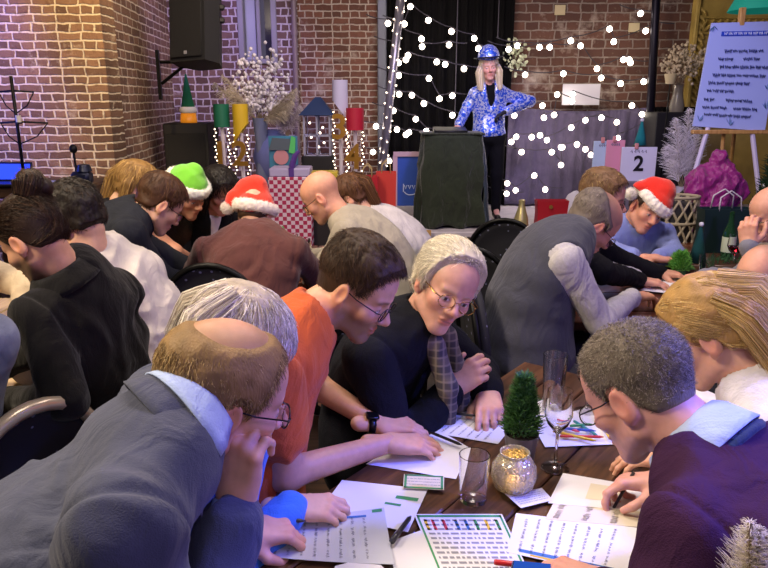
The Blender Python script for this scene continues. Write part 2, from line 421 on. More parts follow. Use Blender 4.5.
def hair_meshes(o, h, lod):
    """shell of hair over the skull plus loose strands, in head space"""
    hc = np.array(srgb(o.get('hair', '#4a3526'))); hc2 = np.array(srgb(o.get('hair2', o.get('hair', '#4a3526'))))
    tt, ts = o.get('thick', (.014, .008)); parts = []
    f = F(); f.el((0, -.014, .036), (.0755, .097, .080)); f.el((0, .028, .030), (.063, .060, .058), k=.02); f.el((0, -.03, -.035), (.060, .055, .05), k=.03)
    sd = o.get('seed', 1)
    def post(X, Y, Z, g):
        cov = hair_cov(X, Y, Z, o); w = ss(cov, 0., o.get('ramp', .016))
        t = ts+(tt-ts)*ss(Z+Y*.3, .03, .10)
        pts = np.stack(np.broadcast_arrays(X, Y, Z), -1).reshape(-1, 3)
        near = np.abs(g.ravel()) < .035; nn = np.zeros(len(pts))
        q = pts[near]; nn[near] = vnoise(q*np.array([55, 40, 40])+sd*7)*.5+vnoise(q*np.array([110, 60, 60])+sd)*.5
        return (g-(t*w*(1+.28*nn.reshape(g.shape))-.006*(1-w))).astype(np.float32)
    f.post = post
    if o.get('style') != 'none':
        V, Q = f.mesh(h, .04); N = vnormals(V, Q)
        cv = hair_cov(*V.T, o)
        c = hc[None]*(1+.25*vnoise(V*60))[:, None]; parts.append((V, Q, c))
        n = int(o.get('n', 1800)*lod); cand = np.flatnonzero(cv > -.001)
        if n and len(cand):
            r = cand[RNG.integers(0, len(cand), n)]; p = V[r]-N[r]*.002; nn = N[r]
            crown = A(*o.get('crown', (0, -.05, .12))); Ln = o.get('len', .035)*(.6+.8*RNG.random(n)); K = 5
            path = np.zeros((n, K, 3)); path[:, 0] = p; cur = p.copy(); sw = A(*o.get('sweep', (0, 0, 0)))
            cc = np.array([0, -.01, .03]); q0 = np.linalg.norm((p-cc)/np.array([.08, .1, .085]), axis=1)
            jit = RNG.normal(size=(n, 3))*o.get('messy', .25)
            for i in range(1, K):
                d = (cur-crown); d /= np.linalg.norm(d, axis=1)[:, None]+1e-9
                d = d+sw*ss(cur[:, 2], .02, .08)[:, None]+jit+np.array([0, 0, -.25]); d -= nn*(d*nn).sum(1)[:, None]
                d /= np.linalg.norm(d, axis=1)[:, None]+1e-9
                cur = cur+d*(Ln/(K-1))[:, None]
                e = (cur-cc)/np.array([.08, .1, .085]); q = np.linalg.norm(e, axis=1)
                tq = q0*(1+o.get('lift', .03)*i/(K-1)*RNG.random(n)); cur = cc+(cur-cc)*(np.where(cur[:, 2] > -.03, tq/q, 1))[:, None]
                nn = (cur-cc)/np.array([.08, .1, .085])**2; nn /= np.linalg.norm(nn, axis=1)[:, None]
                path[:, i] = cur
            r0 = o.get('rad', .0011)*(.6+.8*RNG.random(n))
            V2, Q2 = strands(path, r0[:, None]*np.linspace(1, .35, K)[None])
            m = (RNG.random(n) < o.get('mix', .3)); sc = np.where(m[:, None], hc2[None], hc[None])*(.65+.7*RNG.random(n))[:, None]
            parts.append((V2, Q2, np.repeat(sc, K*3, axis=0)))
    for gd in o.get('locks', ()):
        pts, rs, n = gd; pts = np.array(pts, float)
        g = F(); g.chain(pts, [r*.8 for r in rs], k=.02); Vg, Qg = g.mesh(max(h, .004), .03)
        Vg = Vg+vnormals(Vg, Qg)*(vnoise(Vg*np.array([90, 90, 25])+3)*.003)[:, None]
        parts.append((Vg, Qg, hc[None]*(1+.3*vnoise(Vg*np.array([120, 120, 20])))[:, None]))
        n = int(n*lod)
        if n:
            K = 9; tt_ = np.linspace(0, 1, len(pts)); tn = np.linspace(0, 1, K)
            cen = np.stack([np.interp(tn, tt_, pts[:, i]) for i in range(3)], 1); rr = np.interp(tn, tt_, rs)
            T = np.gradient(cen, axis=0); T /= np.linalg.norm(T, axis=1)[:, None]
            U = np.cross(T, [0.3, 1, .2]); U /= np.linalg.norm(U, axis=1)[:, None]; W = np.cross(T, U)
            ph = RNG.random(n)*2*math.pi; q = (.72+.38*RNG.random(n))
            path = cen[None]+(q[:, None]*rr[None])[..., None]*(np.cos(ph)[:, None, None]*U[None]+np.sin(ph)[:, None, None]*W[None])
            path += (RNG.normal(size=(n, 1, 3))*.004*np.linspace(0, 1, K)[None, :, None])
            r0 = o.get('rad', .0011)*(.6+.8*RNG.random(n)); V2, Q2 = strands(path, r0[:, None]*np.linspace(1, .4, K)[None])
            m = (RNG.random(n) < o.get('mix', .3)); sc = np.where(m[:, None], hc2[None], hc[None])*(.65+.7*RNG.random(n))[:, None]
            parts.append((V2, Q2, np.repeat(sc, K*3, axis=0)))
    return parts
def fuzz(V, Q, n, ln, r, col):
    "short fur standing on a surface"
    N = vnormals(V, Q); i = RNG.integers(0, len(V), n); p = V[i]; d = N[i]+RNG.normal(size=(n, 3))*.5; d /= np.linalg.norm(d, axis=1)[:, None]
    l = ln*(.5+RNG.random(n)); path = p[:, None, :]+d[:, None, :]*(l[:, None]*np.linspace(-.1, 1, 3)[None])[..., None]
    v, q = strands(path, np.tile(np.array([r, r*.8, r*.3]), (n, 1))); c = np.array(srgb(col))[None]*(.8+.4*RNG.random(n))[:, None]
    return v, q, np.repeat(c, 9, axis=0)
def hand_mesh(W, fdir, dorsal, side, sk, curl=.35, spread=1., scale=1., h=.0026, thumb=.5, curls=None, bare=None):
    """W wrist point, fdir finger direction, dorsal = direction of the back of the hand; side -1 left, +1 right"""
    R = frame(fdir, dorsal); tx = -side   # thumb of a right hand lies toward -x when the back faces up
    f = F(); kx = [-.031, -.010, .011, .030]; ky = [.088, .093, .088, .078]
    for a, b in zip(kx, ky): f.rc((tx*-a*.6, .008, 0), (tx*-a, b, 0), .0145, .0110, k=.012)
    f.el((0, .045, -.006), (.036, .045, .014), k=.015)
    f.rc((0, -.05, 0), (0, .012, 0), .026, .025, k=.02, sq=((0, 0, 1), .78))
    L = [(.040, .024, .020), (.044, .028, .021), (.041, .026, .021), (.032, .019, .018)]; tips = []
    cs = curls or [curl]*4
    for i in range(4):
        c = cs[i]; p = A(tx*-kx[i], ky[i], 0); az = (-kx[i]*tx)*1.5*spread; an = 0.; rr = [.0098, .0088, .0080, .0068]
        if i == 3: rr = [x*.88 for x in rr]
        for k, ln in enumerate(L[i]):
            an += c*(1.0, 1.35, .9)[k]; d = A(math.sin(az)*math.cos(an), math.cos(az)*math.cos(an), -math.sin(an)); q = p+d*ln
            f.rc(p, q, rr[k], rr[k+1], k=.004 if k else .008); p = q
        tips.append((p, d))
    # thumb
    b = A(tx*.024, .016, -.010); c = thumb
    d1 = nrm(A(tx*(.80-.3*c), .62, -.28-.2*c)); p1 = b+d1*.044; d2 = nrm(A(tx*(.55-.75*c), .80, -.25-.25*c)); p2 = p1+d2*.032; d3 = nrm(A(tx*(.40-.9*c), .85, -.25-.2*c)); p3 = p2+d3*.024
    f.rc(b, p1, .0165, .0120, k=.014); f.rc(p1, p2, .0112, .0102, k=.005); f.rc(p2, p3, .0102, .0080, k=.004); tips.append((p3, d3))
    V, Q = f.mesh(h, .02)
    s = np.array(srgb(sk)); C = np.tile(s, (len(V), 1))
    kn = sum(np.exp(-((V-np.array([tx*-a, b, .008]))**2).sum(1)/.00012) for a, b in zip(kx, ky)); C = C*(1-.35*np.clip(kn, 0, 1)[:, None]*(1-np.array([1.02, .72, .68])))
    for p, d in tips:
        up = nrm(A(0, 0, 1)-d*d[2]); w = np.exp(-((V-(p+up*.0065-d*.001))**2).sum(1)/.000032); C = C*(1-w[:, None]*.6)+np.array([.75, .52, .47])*w[:, None]*.6
        w = np.exp(-((V-p)**2).sum(1)/.00012); C *= 1-.25*w[:, None]*(1-np.array([1.1, .75, .7]))
    V = V*scale @ R.T+np.asarray(W); return V, Q, C, R
def ik(S, W, a, b, pole):
    d = W-S; L = np.linalg.norm(d); tot = a+b
    if L > tot*.995: k = L/(tot*.995); a *= k; b *= k
    u = d/L; x = (a*a-b*b+L*L)/(2*L); hgt = math.sqrt(max(a*a-x*x, 1e-6)); p = np.asarray(pole, float); p = nrm(p-u*(p@u)); return S+u*x+p*hgt
def person(label, head, yaw, pitch=25, roll=0, group=None, sk='#c99a7d', hair=None, byaw=None, lean=.25, side=0., neck=None, hip=None, fine=1,
           w=1., top='shirt', tops=None, arms=None, trousers='#23242a', stubble=0, glasses=None, hs=1., shoes=True, collar=None, under=None, legs=True,
           sleeve=1., cuff=None, fem=False, twist=0., belly=1., hipz=.56, armk=1., wr=.008, legyaw=None, hump=1., armr=1., band=None, seed=0, ears=True, shz=(0, 0), nr=.052, bare_neck=False):
    global RNG
    RNG = np.random.default_rng(100+seed)
    hair = dict(hair or {}); C0 = P(*head) if len(head) == 3 and not isinstance(head, np.ndarray) else head
    Rh = rotz(-rad(yaw)) @ rotx(-rad(pitch)) @ roty(rad(roll)); by = rad(yaw if byaw is None else byaw)
    fwd = A(math.sin(by), math.cos(by), 0); right = A(math.cos(by), -math.sin(by), 0); up = A(0, 0, 1)
    N = np.asarray(neck, float) if neck is not None else C0+Rh @ A(0, -.032, -.095)*hs+(-fwd*.03-up*.055)
    H = np.asarray(hip, float) if hip is not None else A(*(N-fwd*lean+right*side)[:2], hipz)
    pr = empty('person', (H[0], H[1], 0), label, 'person', group)
    hh = {0: .0046, 1: .0034, 2: .0026}[fine]; gh = {0: .014, 1: .010, 2: .006}[fine]; lod = {0: .28, 1: .6, 2: 1.3}[fine]
    # ---- skeleton
    ctrl = H+up*.32*hump*(N[2]-H[2])/.5-fwd*.04*hump
    bz = lambda t: (1-t)**2*H+2*t*(1-t)*ctrl+t*t*N
    T1 = nrm(N-ctrl); S = {}; E = {}; W = {}; hands = {}
    rt = nrm(right*math.cos(twist)+fwd*math.sin(twist))
    for s in (-1, 1): S[s] = N-T1*.082+rt*s*.158*w+fwd*.0+up*shz[0 if s < 0 else 1]
    arms = arms or {}
    for s in (-1, 1):
        a = dict(arms.get('L' if s < 0 else 'R', {}))
        W[s] = np.asarray(a.get('w', S[s]+fwd*.30-right*s*.05+A(0, 0, .80-S[s][2])), float)
        pole = a.get('pole', right*s*.7-up*.8-fwd*.2)
        E[s] = np.asarray(a['e'], float) if 'e' in a else ik(S[s], W[s], .285*armk, .255*armk, pole)
        a.setdefault('dir', nrm(W[s]-E[s])*.7+A(0, 0, -.15)); a.setdefault('up', up); hands[s] = a
    tz = (.02, .2, .4, .6, .8, .94); wd = (.172, .158, .158, .168, .165, .12); dp = (.135, .125, .12, .12, .108, .08)
    def torso(f, g, k=.06, t0=0, t1=1.):
        for t, a, b in zip(tz, wd, dp):
            if t < t0 or t > t1: continue
            c = bz(t); tg = nrm(bz(min(t+.05, 1))-bz(max(t-.05, 0))); rr = nrm(right+(rt-right)*t); fw = np.cross(tg, rr)
            bel = belly if t < .6 else 1+(belly-1)*.3
            f.el(c+fw*(bel-1)*.05, (a*w+g, b*bel+g, .11+g), R=np.column_stack([rr, nrm(fw), tg]), k=k)
        for s in (-1, 1):
            f.rc(N-T1*.04+rt*s*.02, S[s], .044+g, .052+g, k=.045)
    def arm(f, s, g, r=(.052, .043, .031), cut=1., k=.025):
        e = E[s]; wv = W[s]; a, b, c = [x*armr+g for x in r]
        if cut <= 1: f.rc(S[s], S[s]+(e-S[s])*min(cut*1., 1), a, a+(b-a)*cut+ (.006 if cut < 1 else 0), k=k)
        if cut > 1:
            f.rc(S[s], e, a, b, k=k); q = e+(wv-e)*(cut-1); f.rc(e, q, b, b+(c-b)*(cut-1), k=k)
    # ---- body: head and neck, torso, arms, hands, legs: one mesh
    nl = (Rh.T @ (N-C0))/hs; hf = head_field(nl, j=.90 if fem else 1., nr=nr, ears=ears)
    V, Q = hf.mesh(hh, .025); o = dict(hair); o['stubble'] = stubble; Cc = head_cols(V, sk, o); hw = V*hs @ Rh.T+C0
    parts = [(hw, Q, Cc)]
    f = F(); torso(f, -.022); skc = np.array(srgb(sk))
    for s in (-1, 1): arm(f, s, -.008)
    ly = by if legyaw is None else rad(legyaw); lf = A(math.sin(ly), math.cos(ly), 0); lr = A(math.cos(ly), -math.sin(ly), 0)
    hp = H.copy(); K = {}; AN = {}
    if legs == 'stand':
        for s in (-1, 1): K[s] = hp+lr*s*.10+lf*.02-up*.42; AN[s] = A(*(hp+lr*s*.11)[:2], hp[2]-.82)
    else:
        for s in (-1, 1): K[s] = A(*(hp+lr*s*.105+lf*.36)[:2], .49); AN[s] = A(*(K[s]-lf*.10)[:2], .11)
    def leg(f, s, g):
        f.rc(hp+lr*s*.085-up*.02, K[s], .083+g, .058+g, k=.05); f.rc(K[s], AN[s], .056+g, .040+g, k=.03)
    for s in (-1, 1): leg(f, s, -.012); f.rc(AN[s], AN[s]+lf*.12-up*.05, .034, .028, k=.03)
    Vb, Qb = f.mesh(.014, .03); parts.append((Vb, Qb, skc))
    bare = top in ('tee', 'sleeveless')
    for s in (-1, 1):
        a = hands[s]
        if a.get('none'): continue
        hv, hq, hc_, hR = hand_mesh(W[s], a['dir'], a['up'], s, a.get('sk', sk), curl=a.get('curl', .35), curls=a.get('curls'), thumb=a.get('thumb', .5),
                                    spread=a.get('spread', 1.), scale=a.get('sc', 1.*(.92 if fem else 1)), h={0: .0042, 1: .0032, 2: .0025}[fine])
        parts.append((hv, hq, hc_)); a['R'] = hR
        if bare:
            g = F(); arm(g, s, 0, r=(.050, .040, .026), cut=2.); v, q = g.mesh(.006, .03); parts.append((v, q, skc*np.array([.97, .93, .92])))
    bV, bQ, bC = join(parts); mk('body', bV, bQ, SKIN, pr, cols=bC)
    # ---- clothes
    def garment(name, m, fn, amp=wr, h=gh, sd=0, post=None):
        f = F(); fn(f); V, Q = f.mesh(h, .03); n = vnormals(V, Q); V = V+n*(wrinkle(V, seed+sd)*amp)[:, None]
        if name in ('jacket', 'shirt', 'sweater', 't_shirt') and legs != 'stand':
            for s in (-1, 1):
                pn = nrm(rt*s+nrm(E[s]-S[s])*.35); d = (V-(S[s]+rt*s*.004)) @ pn; nr_ = np.exp(-(np.linalg.norm(V-S[s], axis=1)/.13)**4)
                V = V+n*((-.007*np.exp(-(d/.007)**2)+.004*ss(d, .002, .012)*(1-ss(d, .03, .07)))*nr_)[:, None]
        if post: V = post(V)
        return mk(name, V, Q, m, pr)
    def top_fn(g, cut, t0=0.):
        def fn(f):
            torso(f, g, t0=t0)
            for s in (-1, 1): arm(f, s, g+.002, cut=cut[s] if isinstance(cut, dict) else cut)
            if not bare_neck: f.rc(N-T1*.03, N, .058+g, .054+g, k=.03)
            f.rc(C0, N+nrm(C0-N)*.012, .07, nr+.006+max(g, 0)*.6, k=.008, neg=True)
        return fn
    mt = tops
    if top == 'vest':
        garment('shirt', mt[0], top_fn(0., 1.97), amp=wr*.9)
        def vf(f):
            torso(f, .014)
            for s in (-1, 1): f.rc(S[s]+rt*s*.045+up*.01, S[s]+rt*s*.06+(E[s]-S[s])*.35, .066, .062, k=.010, neg=True)
            f.rc(C0, N+nrm(C0-N)*.02, .08, .07, k=.01, neg=True); f.rc(N+fwd*.10+up*.04, N+fwd*.16-up*.10, .05, .02, k=.01, neg=True)
        garment('vest', mt[1], vf, amp=.003, sd=5)
    elif top == 'tee': garment('t_shirt', mt[0], top_fn(.004, .62))
    elif top == 'sleeveless': garment('dress', mt[0], lambda f: (torso(f, .0),), amp=.002)
    elif top == 'jacket':
        if len(mt) > 1: garment('shirt', mt[1], top_fn(-.006, 1.985), amp=.001, h=.011)
        def jf(f):
            top_fn(.012, 1.90)(f); q = N+fwd*.07
            if len(mt) > 1: f.rc(q+up*.06+fwd*.02, q-T1*.20+fwd*.10, .060, .030, k=.012, neg=True)
        garment('jacket', mt[0], jf, amp=wr, sd=3)
        ax = nrm(nrm(C0-N)*.45+T1*.75); c = N-ax*.018; fr = nrm(fwd-ax*(fwd@ax)); rr = np.cross(fr, ax); G = []
        for j in range(31):
            t = rad(24)+(2*math.pi-2*rad(24))*j/30; dv = fr*math.cos(t)+rr*math.sin(t); dn = max(0, math.cos(t))**2
            G.append([c+dv*(nr+.016+x*(1+dn))-T1*dn*.05+ax*z for x, z in ((.000, -.010), (.001, .016), (.004, .034), (.009, .037), (.017, .026), (.028, -.002), (.035, -.016))])
        MB().grid(np.array(G), .004).build('jacket_collar', mt[0], pr, smooth=True)
    else: garment({'dress': 'dress', 'sweater': 'sweater', 'blouse': 'blouse'}.get(top, 'shirt'), mt[0], top_fn(.006, 1.0+sleeve*.97))
    if legs:
        tm = cloth('trouser_'+trousers.strip('#'), trousers, bump=.3)
        def tf(f):
            f.el(hp-up*.01, (.175*w, .135*belly, .12), R=np.column_stack([lr, lf, up]), k=.05)
            for s in (-1, 1): leg(f, s, .010)
        garment('trousers', tm, tf, amp=.006, h=max(gh, .010), sd=8)
        if shoes:
            for s in (-1, 1):
                g = F(); b = A(*AN[s][:2], AN[s][2]-.07); g.rc(b+up*.02-lf*.03, b+up*.0+lf*.15, .040, .034, k=.03); g.rc(b+up*.03, b+up*.07, .04, .042, k=.02)
                v, q = g.mesh(.009, .02); v[:, 2] = np.maximum(v[:, 2], b[2]-.038); mk('shoe', v, q, mat('shoe_leather', '#17130f', rough=.4), pr)
    if collar:
        ax = nrm(C0-N)*.75+T1*.45; ax = nrm(ax); c = N+ax*.004; fr = nrm(fwd-ax*(fwd@ax)); rr = np.cross(fr, ax)
        cm, cs, op = collar if isinstance(collar, tuple) else (collar, 1., 28)
        G = []
        for j in range(29):
            t = rad(op)+(2*math.pi-2*rad(op))*j/28; dv = fr*math.cos(t)+rr*math.sin(t); fl = 1+.5*max(0, math.cos(t))
            G.append([c+dv*(nr+.008+x*cs)*(1.0)+ax*z*cs for x, z in ((.002, -.015), (.002, .012), (.004, .026), (.009, .029), (.016, .020), (.024*fl, .000), (.028*fl, -.010*fl))])
        MB().grid(np.array(G), .003).build('collar', cm, pr, smooth=True)
        if band:
            q = [c-ax*.016*cs+(fr*math.cos(t)+rr*math.sin(t))*(nr+.026*cs) for t in np.linspace(0, 2*math.pi, 33)]
            MB().tube(q, .009, n=8).build('neckband', band, pr, smooth=True)
    if cuff:
        for s in (-1, 1):
            if hands[s].get('none'): continue
            d = nrm(W[s]-E[s]); m = MB(); m.tube([W[s]-d*.035, W[s]-d*.003], [.036, .035], n=20, caps=False); m.tube([W[s]-d*.003, W[s]-d*.035], [.032, .033], n=20, caps=False)
            m.build('cuff', cuff, pr, smooth=True)
    if hair and hair.get('style') != 'bald':
        hp_ = hair_meshes(hair, max(hh, .003), lod)
        if hp_:
            hV, hQ, hC = join(hp_); mk('hair', hV*hs @ Rh.T+C0, hQ, HAIR, pr, cols=hC)
    toW = lambda v: (np.asarray(v, float)*hs) @ Rh.T+C0
    if glasses:
        gm = glasses if not isinstance(glasses, str) else WIRE; g = MB()
        for s in (-1, 1):
            ring = [toW((s*.033+.0245*math.cos(a)*(1-.1*math.sin(a)*s*0), .101-abs(.033+.0245*math.cos(a)*s*s-.0)*.12, -.013+.0185*math.sin(a))) for a in np.linspace(0, 2*math.pi, 21)]
            g.tube(ring, .0013, n=6)
            g.tube([toW((s*.057, .096, -.006)), toW((s*.072, .085, -.004)), toW((s*.078, .03, -.002)), toW((s*.079, -.005, .004)), toW((s*.078, -.022, -.012))], .0015, n=6)
        g.tube([toW((-.010, .101, -.008)), toW((0, .104, -.005)), toW((.010, .101, -.008))], .0014, n=6)
        go = g.build('glasses', gm, pr, smooth=True); l = MB()
        for s in (-1, 1):
            V = [toW((s*.033+.0235*math.cos(a), .0995-.004, -.013+.0175*math.sin(a))) for a in np.linspace(0, 2*math.pi, 20, endpoint=False)]
            nv = Rh @ A(0, .0012, 0); l.add(V+[v+nv for v in V], [tuple(range(20))[::-1], tuple(range(20, 40))]+[(i, (i+1) % 20, 20+(i+1) % 20, 20+i) for i in range(20)])
        l.build('lens', LENS, go, smooth=False)
    return dict(o=pr, C=C0, R=Rh, N=N, H=H, S=S, E=E, W=W, toW=toW, fwd=fwd, right=right, T1=T1, hands=hands, bz=bz)
def pixie_hat(pr, colr, trimc, tip, name='santa_hat', pom=True, tilt=(0, -8), base=.045, wide=1.):
    "knitted or felt cap with a fur band; tip = points of the drooping end in head space"
    R = rotx(rad(tilt[1])) @ roty(rad(tilt[0])); T = lambda v: pr['toW'](v @ R.T)
    fm = mat('felt_'+colr.strip('#'), colr, rough=.95, bump=.5, bscale=500, var=.1, sheen=.4)
    fur = mat('fur_trim', '#f2ece2', rough=1., attr=True, sheen=.5)
    f = F(); f.el((0, -.012, base+.005), (.088*wide, .106*wide, .078), k=.02); pts = [(0, -.01, base+.045)]+list(tip); rs = np.linspace(.062, .016, len(pts)); f.chain(pts, rs, k=.03)
    f.rc((-.3, 0, base-.26), (.3, 0, base-.26), .25, k=.006, neg=True)
    V, Q = f.mesh(.005, .03); V = V+vnormals(V, Q)*(wrinkle(V*1.6, 4)*.003)[:, None]; hat = mk(name, T(V), Q, fm, pr['o'])
    f = F(); n = 22
    pp = [(.0885*wide*math.cos(a), -.012+.1065*wide*math.sin(a), base) for a in np.linspace(0, 2*math.pi, n+1)]
    for i in range(n): f.rc(pp[i], pp[i+1], .018, k=.01, sq=((0, 0, 1), 1.35))
    V, Q = f.mesh(.005, .03); V = V+vnormals(V, Q)*(vnoise(V*90)*.003)[:, None]; c = np.array(srgb(trimc))
    v2, q2, c2 = fuzz(V, Q, 2500, .006, .0009, trimc); v, q, cc = join([(V, Q, c), (v2, q2, c2)]); mk('fur_brim', T(v), q, fur, hat, cols=cc)
    if pom:
        f = F(); e = A(*tip[-1]); f.el(e, (.026, .026, .026)); V, Q = f.mesh(.004, .02); v2, q2, c2 = fuzz(V, Q, 1500, .008, .0009, trimc); v, q, cc = join([(V, Q, c), (v2, q2, c2)])
        mk('pompom', T(v), q, fur, hat, cols=cc)
    return hat
# ------------------------------------------------------------------ setting
SC.view_settings.view_transform = 'Standard'; SC.view_settings.look = 'None'; SC.view_settings.gamma = 1; SC.view_settings.exposure = 0
def brick_mat(name, c1, c2, mortar, bw=.24, bh=.077, paint=0., plane='x', mort=.0085):
    m = bpy.data.materials.new(name); m.use_nodes = True; nt = m.node_tree; n = nt.nodes; L = nt.links; b = n['Principled BSDF']
    tc = n.new('ShaderNodeTexCoord'); sp = n.new('ShaderNodeSeparateXYZ'); cb = n.new('ShaderNodeCombineXYZ'); L.new(tc.outputs['Object'], sp.inputs[0])
    L.new(sp.outputs[0 if plane == 'x' else 1], cb.inputs[0]); L.new(sp.outputs[2], cb.inputs[1])
    nz = n.new('ShaderNodeTexNoise'); nz.inputs['Scale'].default_value = 9; nz.inputs['Detail'].default_value = 4; L.new(tc.outputs['Object'], nz.inputs['Vector'])
    dv = n.new('ShaderNodeVectorMath'); dv.operation = 'MULTIPLY_ADD'; dv.inputs[1].default_value = (.045, .030, 0); L.new(nz.outputs['Color'], dv.inputs[0]); L.new(cb.outputs[0], dv.inputs[2])
    br = n.new('ShaderNodeTexBrick'); L.new(dv.outputs[0], br.inputs['Vector'])
    for k, v in (('Scale', 1.), ('Brick Width', bw), ('Row Height', bh), ('Mortar Size', mort), ('Mortar Smooth', .5), ('Bias', -.1)): br.inputs[k].default_value = v
    br.offset_frequency = 2; br.squash = .55; br.squash_frequency = 2
    br.inputs['Color1'].default_value = (*srgb(c1), 1); br.inputs['Color2'].default_value = (*srgb(c2), 1); br.inputs['Mortar'].default_value = (*srgb(mortar), 1)
    def blot(scale, lo, hi, seed):
        t = n.new('ShaderNodeTexNoise'); t.inputs['Scale'].default_value = scale; t.inputs['Detail'].default_value = 6; t.inputs['Roughness'].default_value = .65
        mp = n.new('ShaderNodeMapping'); mp.inputs['Location'].default_value = (seed, seed*2, 0); L.new(tc.outputs['Object'], mp.inputs[0]); L.new(mp.outputs[0], t.inputs['Vector'])
        r = n.new('ShaderNodeMapRange'); r.inputs[1].default_value = lo; r.inputs[2].default_value = hi; L.new(t.outputs[0], r.inputs[0]); return r.outputs[0]
    def mixn(a, col, f):
        x = n.new('ShaderNodeMix'); x.data_type = 'RGBA'; L.new(f, x.inputs[0]); L.new(a, x.inputs[6]); x.inputs[7].default_value = (*srgb(col), 1); return x.outputs[2]
    c = br.outputs['Color']
    c = mixn(c, '#5a3a2c', blot(14, .55, .8, 1)); c = mixn(c, mortar, blot(4.5, .60, .80, 5)); c = mixn(c, '#8c7a6a', blot(22, .60, .78, 8))
    if paint: c = mixn(c, '#b9a99c', blot(2.2, .62-paint*.1, .72, 12))
    L.new(c, b.inputs['Base Color']); b.inputs['Roughness'].default_value = .9
    inv = n.new('ShaderNodeMath'); inv.operation = 'MULTIPLY_ADD'; L.new(br.outputs['Fac'], inv.inputs[0]); inv.inputs[1].default_value = -1.2; L.new(nz.outputs[0], inv.inputs[2])
    t3 = n.new('ShaderNodeTexNoise'); t3.inputs['Scale'].default_value = 60; t3.inputs['Detail'].default_value = 4; L.new(tc.outputs['Object'], t3.inputs['Vector'])
    ad = n.new('ShaderNodeMath'); ad.operation = 'MULTIPLY_ADD'; L.new(t3.outputs[0], ad.inputs[0]); ad.inputs[1].default_value = .5; L.new(inv.outputs[0], ad.inputs[2])
    bp = n.new('ShaderNodeBump'); bp.inputs['Strength'].default_value = .8; bp.inputs['Distance'].default_value = .014; L.new(ad.outputs[0], bp.inputs['Height']); L.new(bp.outputs[0], b.inputs['Normal'])
    return m
BRL = brick_mat('brick_left', '#8c6a50', '#5c4435', '#d6c6a8', bw=.19, bh=.069, mort=.0100)
BRS = brick_mat('brick_return', '#866450', '#5e4538', '#cdbca6', bw=.34, bh=.078, plane='y', mort=.010)
BRB = brick_mat('brick_back', '#7c5242', '#593b30', '#bfb0a2', bw=.20, bh=.077, paint=.7, mort=.010)
BRR = brick_mat('brick_stage', '#6a473b', '#4f352e', '#8f8178', bw=.30, bh=.103, paint=.5, mort=.011)
PLAS = mat('plaster', '#6d6672', rough=.9, bump=.3, bscale=30)
def wood(name, c1, c2, scale=(1, 12, 12), rough=.4, plank=0., rot=0, bump=.2, coat=0.):
    m = bpy.data.materials.new(name); m.use_nodes = True; nt = m.node_tree; n = nt.nodes; L = nt.links; b = n['Principled BSDF']
    tc = n.new('ShaderNodeTexCoord'); mp = n.new('ShaderNodeMapping'); mp.inputs['Rotation'].default_value = (0, 0, rot); L.new(tc.outputs['Object'], mp.inputs[0])
    m2 = n.new('ShaderNodeMapping'); m2.inputs['Scale'].default_value = scale; L.new(mp.outputs[0], m2.inputs[0])
    nz = n.new('ShaderNodeTexNoise'); nz.inputs['Scale'].default_value = 2.2; nz.inputs['Detail'].default_value = 8; nz.inputs['Distortion'].default_value = 1.4; L.new(m2.outputs[0], nz.inputs['Vector'])
    cr = n.new('ShaderNodeValToRGB'); cr.color_ramp.elements[0].position = .3; cr.color_ramp.elements[1].position = .72
    cr.color_ramp.elements[0].color = (*srgb(c1), 1); cr.color_ramp.elements[1].color = (*srgb(c2), 1); L.new(nz.outputs[0], cr.inputs[0]); col = cr.outputs[0]; hgt = nz.outputs[0]
    if plank:
        br = n.new('ShaderNodeTexBrick'); L.new(mp.outputs[0], br.inputs['Vector'])
        for k, v in (('Scale', 1.), ('Brick Width', 1.9), ('Row Height', plank), ('Mortar Size', .003), ('Mortar Smooth', .3)): br.inputs[k].default_value = v
        br.inputs['Color1'].default_value = (1, 1, 1, 1); br.inputs['Color2'].default_value = (.7, .68, .66, 1); br.inputs['Mortar'].default_value = (.12, .1, .09, 1)
        x = n.new('ShaderNodeMix'); x.data_type = 'RGBA'; x.blend_type = 'MULTIPLY'; x.inputs[0].default_value = 1; L.new(col, x.inputs[6]); L.new(br.outputs[0], x.inputs[7]); col = x.outputs[2]
    L.new(col, b.inputs['Base Color']); b.inputs['Roughness'].default_value = rough; b.inputs['Coat Weight'].default_value = coat; b.inputs['Coat Roughness'].default_value = .15
    bp = n.new('ShaderNodeBump'); bp.inputs['Strength'].default_value = bump; bp.inputs['Distance'].default_value = .003; L.new(hgt, bp.inputs['Height']); L.new(bp.outputs[0], b.inputs['Normal'])
    return m
def struct(name, mb, m, **k):
    o = mb.build(name, m, smooth=k.get('smooth', False)); o['kind'] = 'structure'; return o
FLOORW = wood('floor_boards', '#2a1c14', '#4b3424', plank=.14, rough=.45)
struct('floor', MB().box((.5, 2.8, -.05), (11.2, 13.2, .1)), FLOORW)
struct('ceiling', MB().box((.5, 2.8, 4.25), (11.2, 13.2, .1)), mat('ceiling_paint', '#3b3335', rough=.95, bump=.2, bscale=20))
cA = P(105, 60, 6.1)[0]; cB = P(163, 60, 8.7)[0]
struct('wall_left', MB().box(((cA-5.1)/2, 6.25, 2.1), (cA+5.1, .3, 4.2)), BRL)
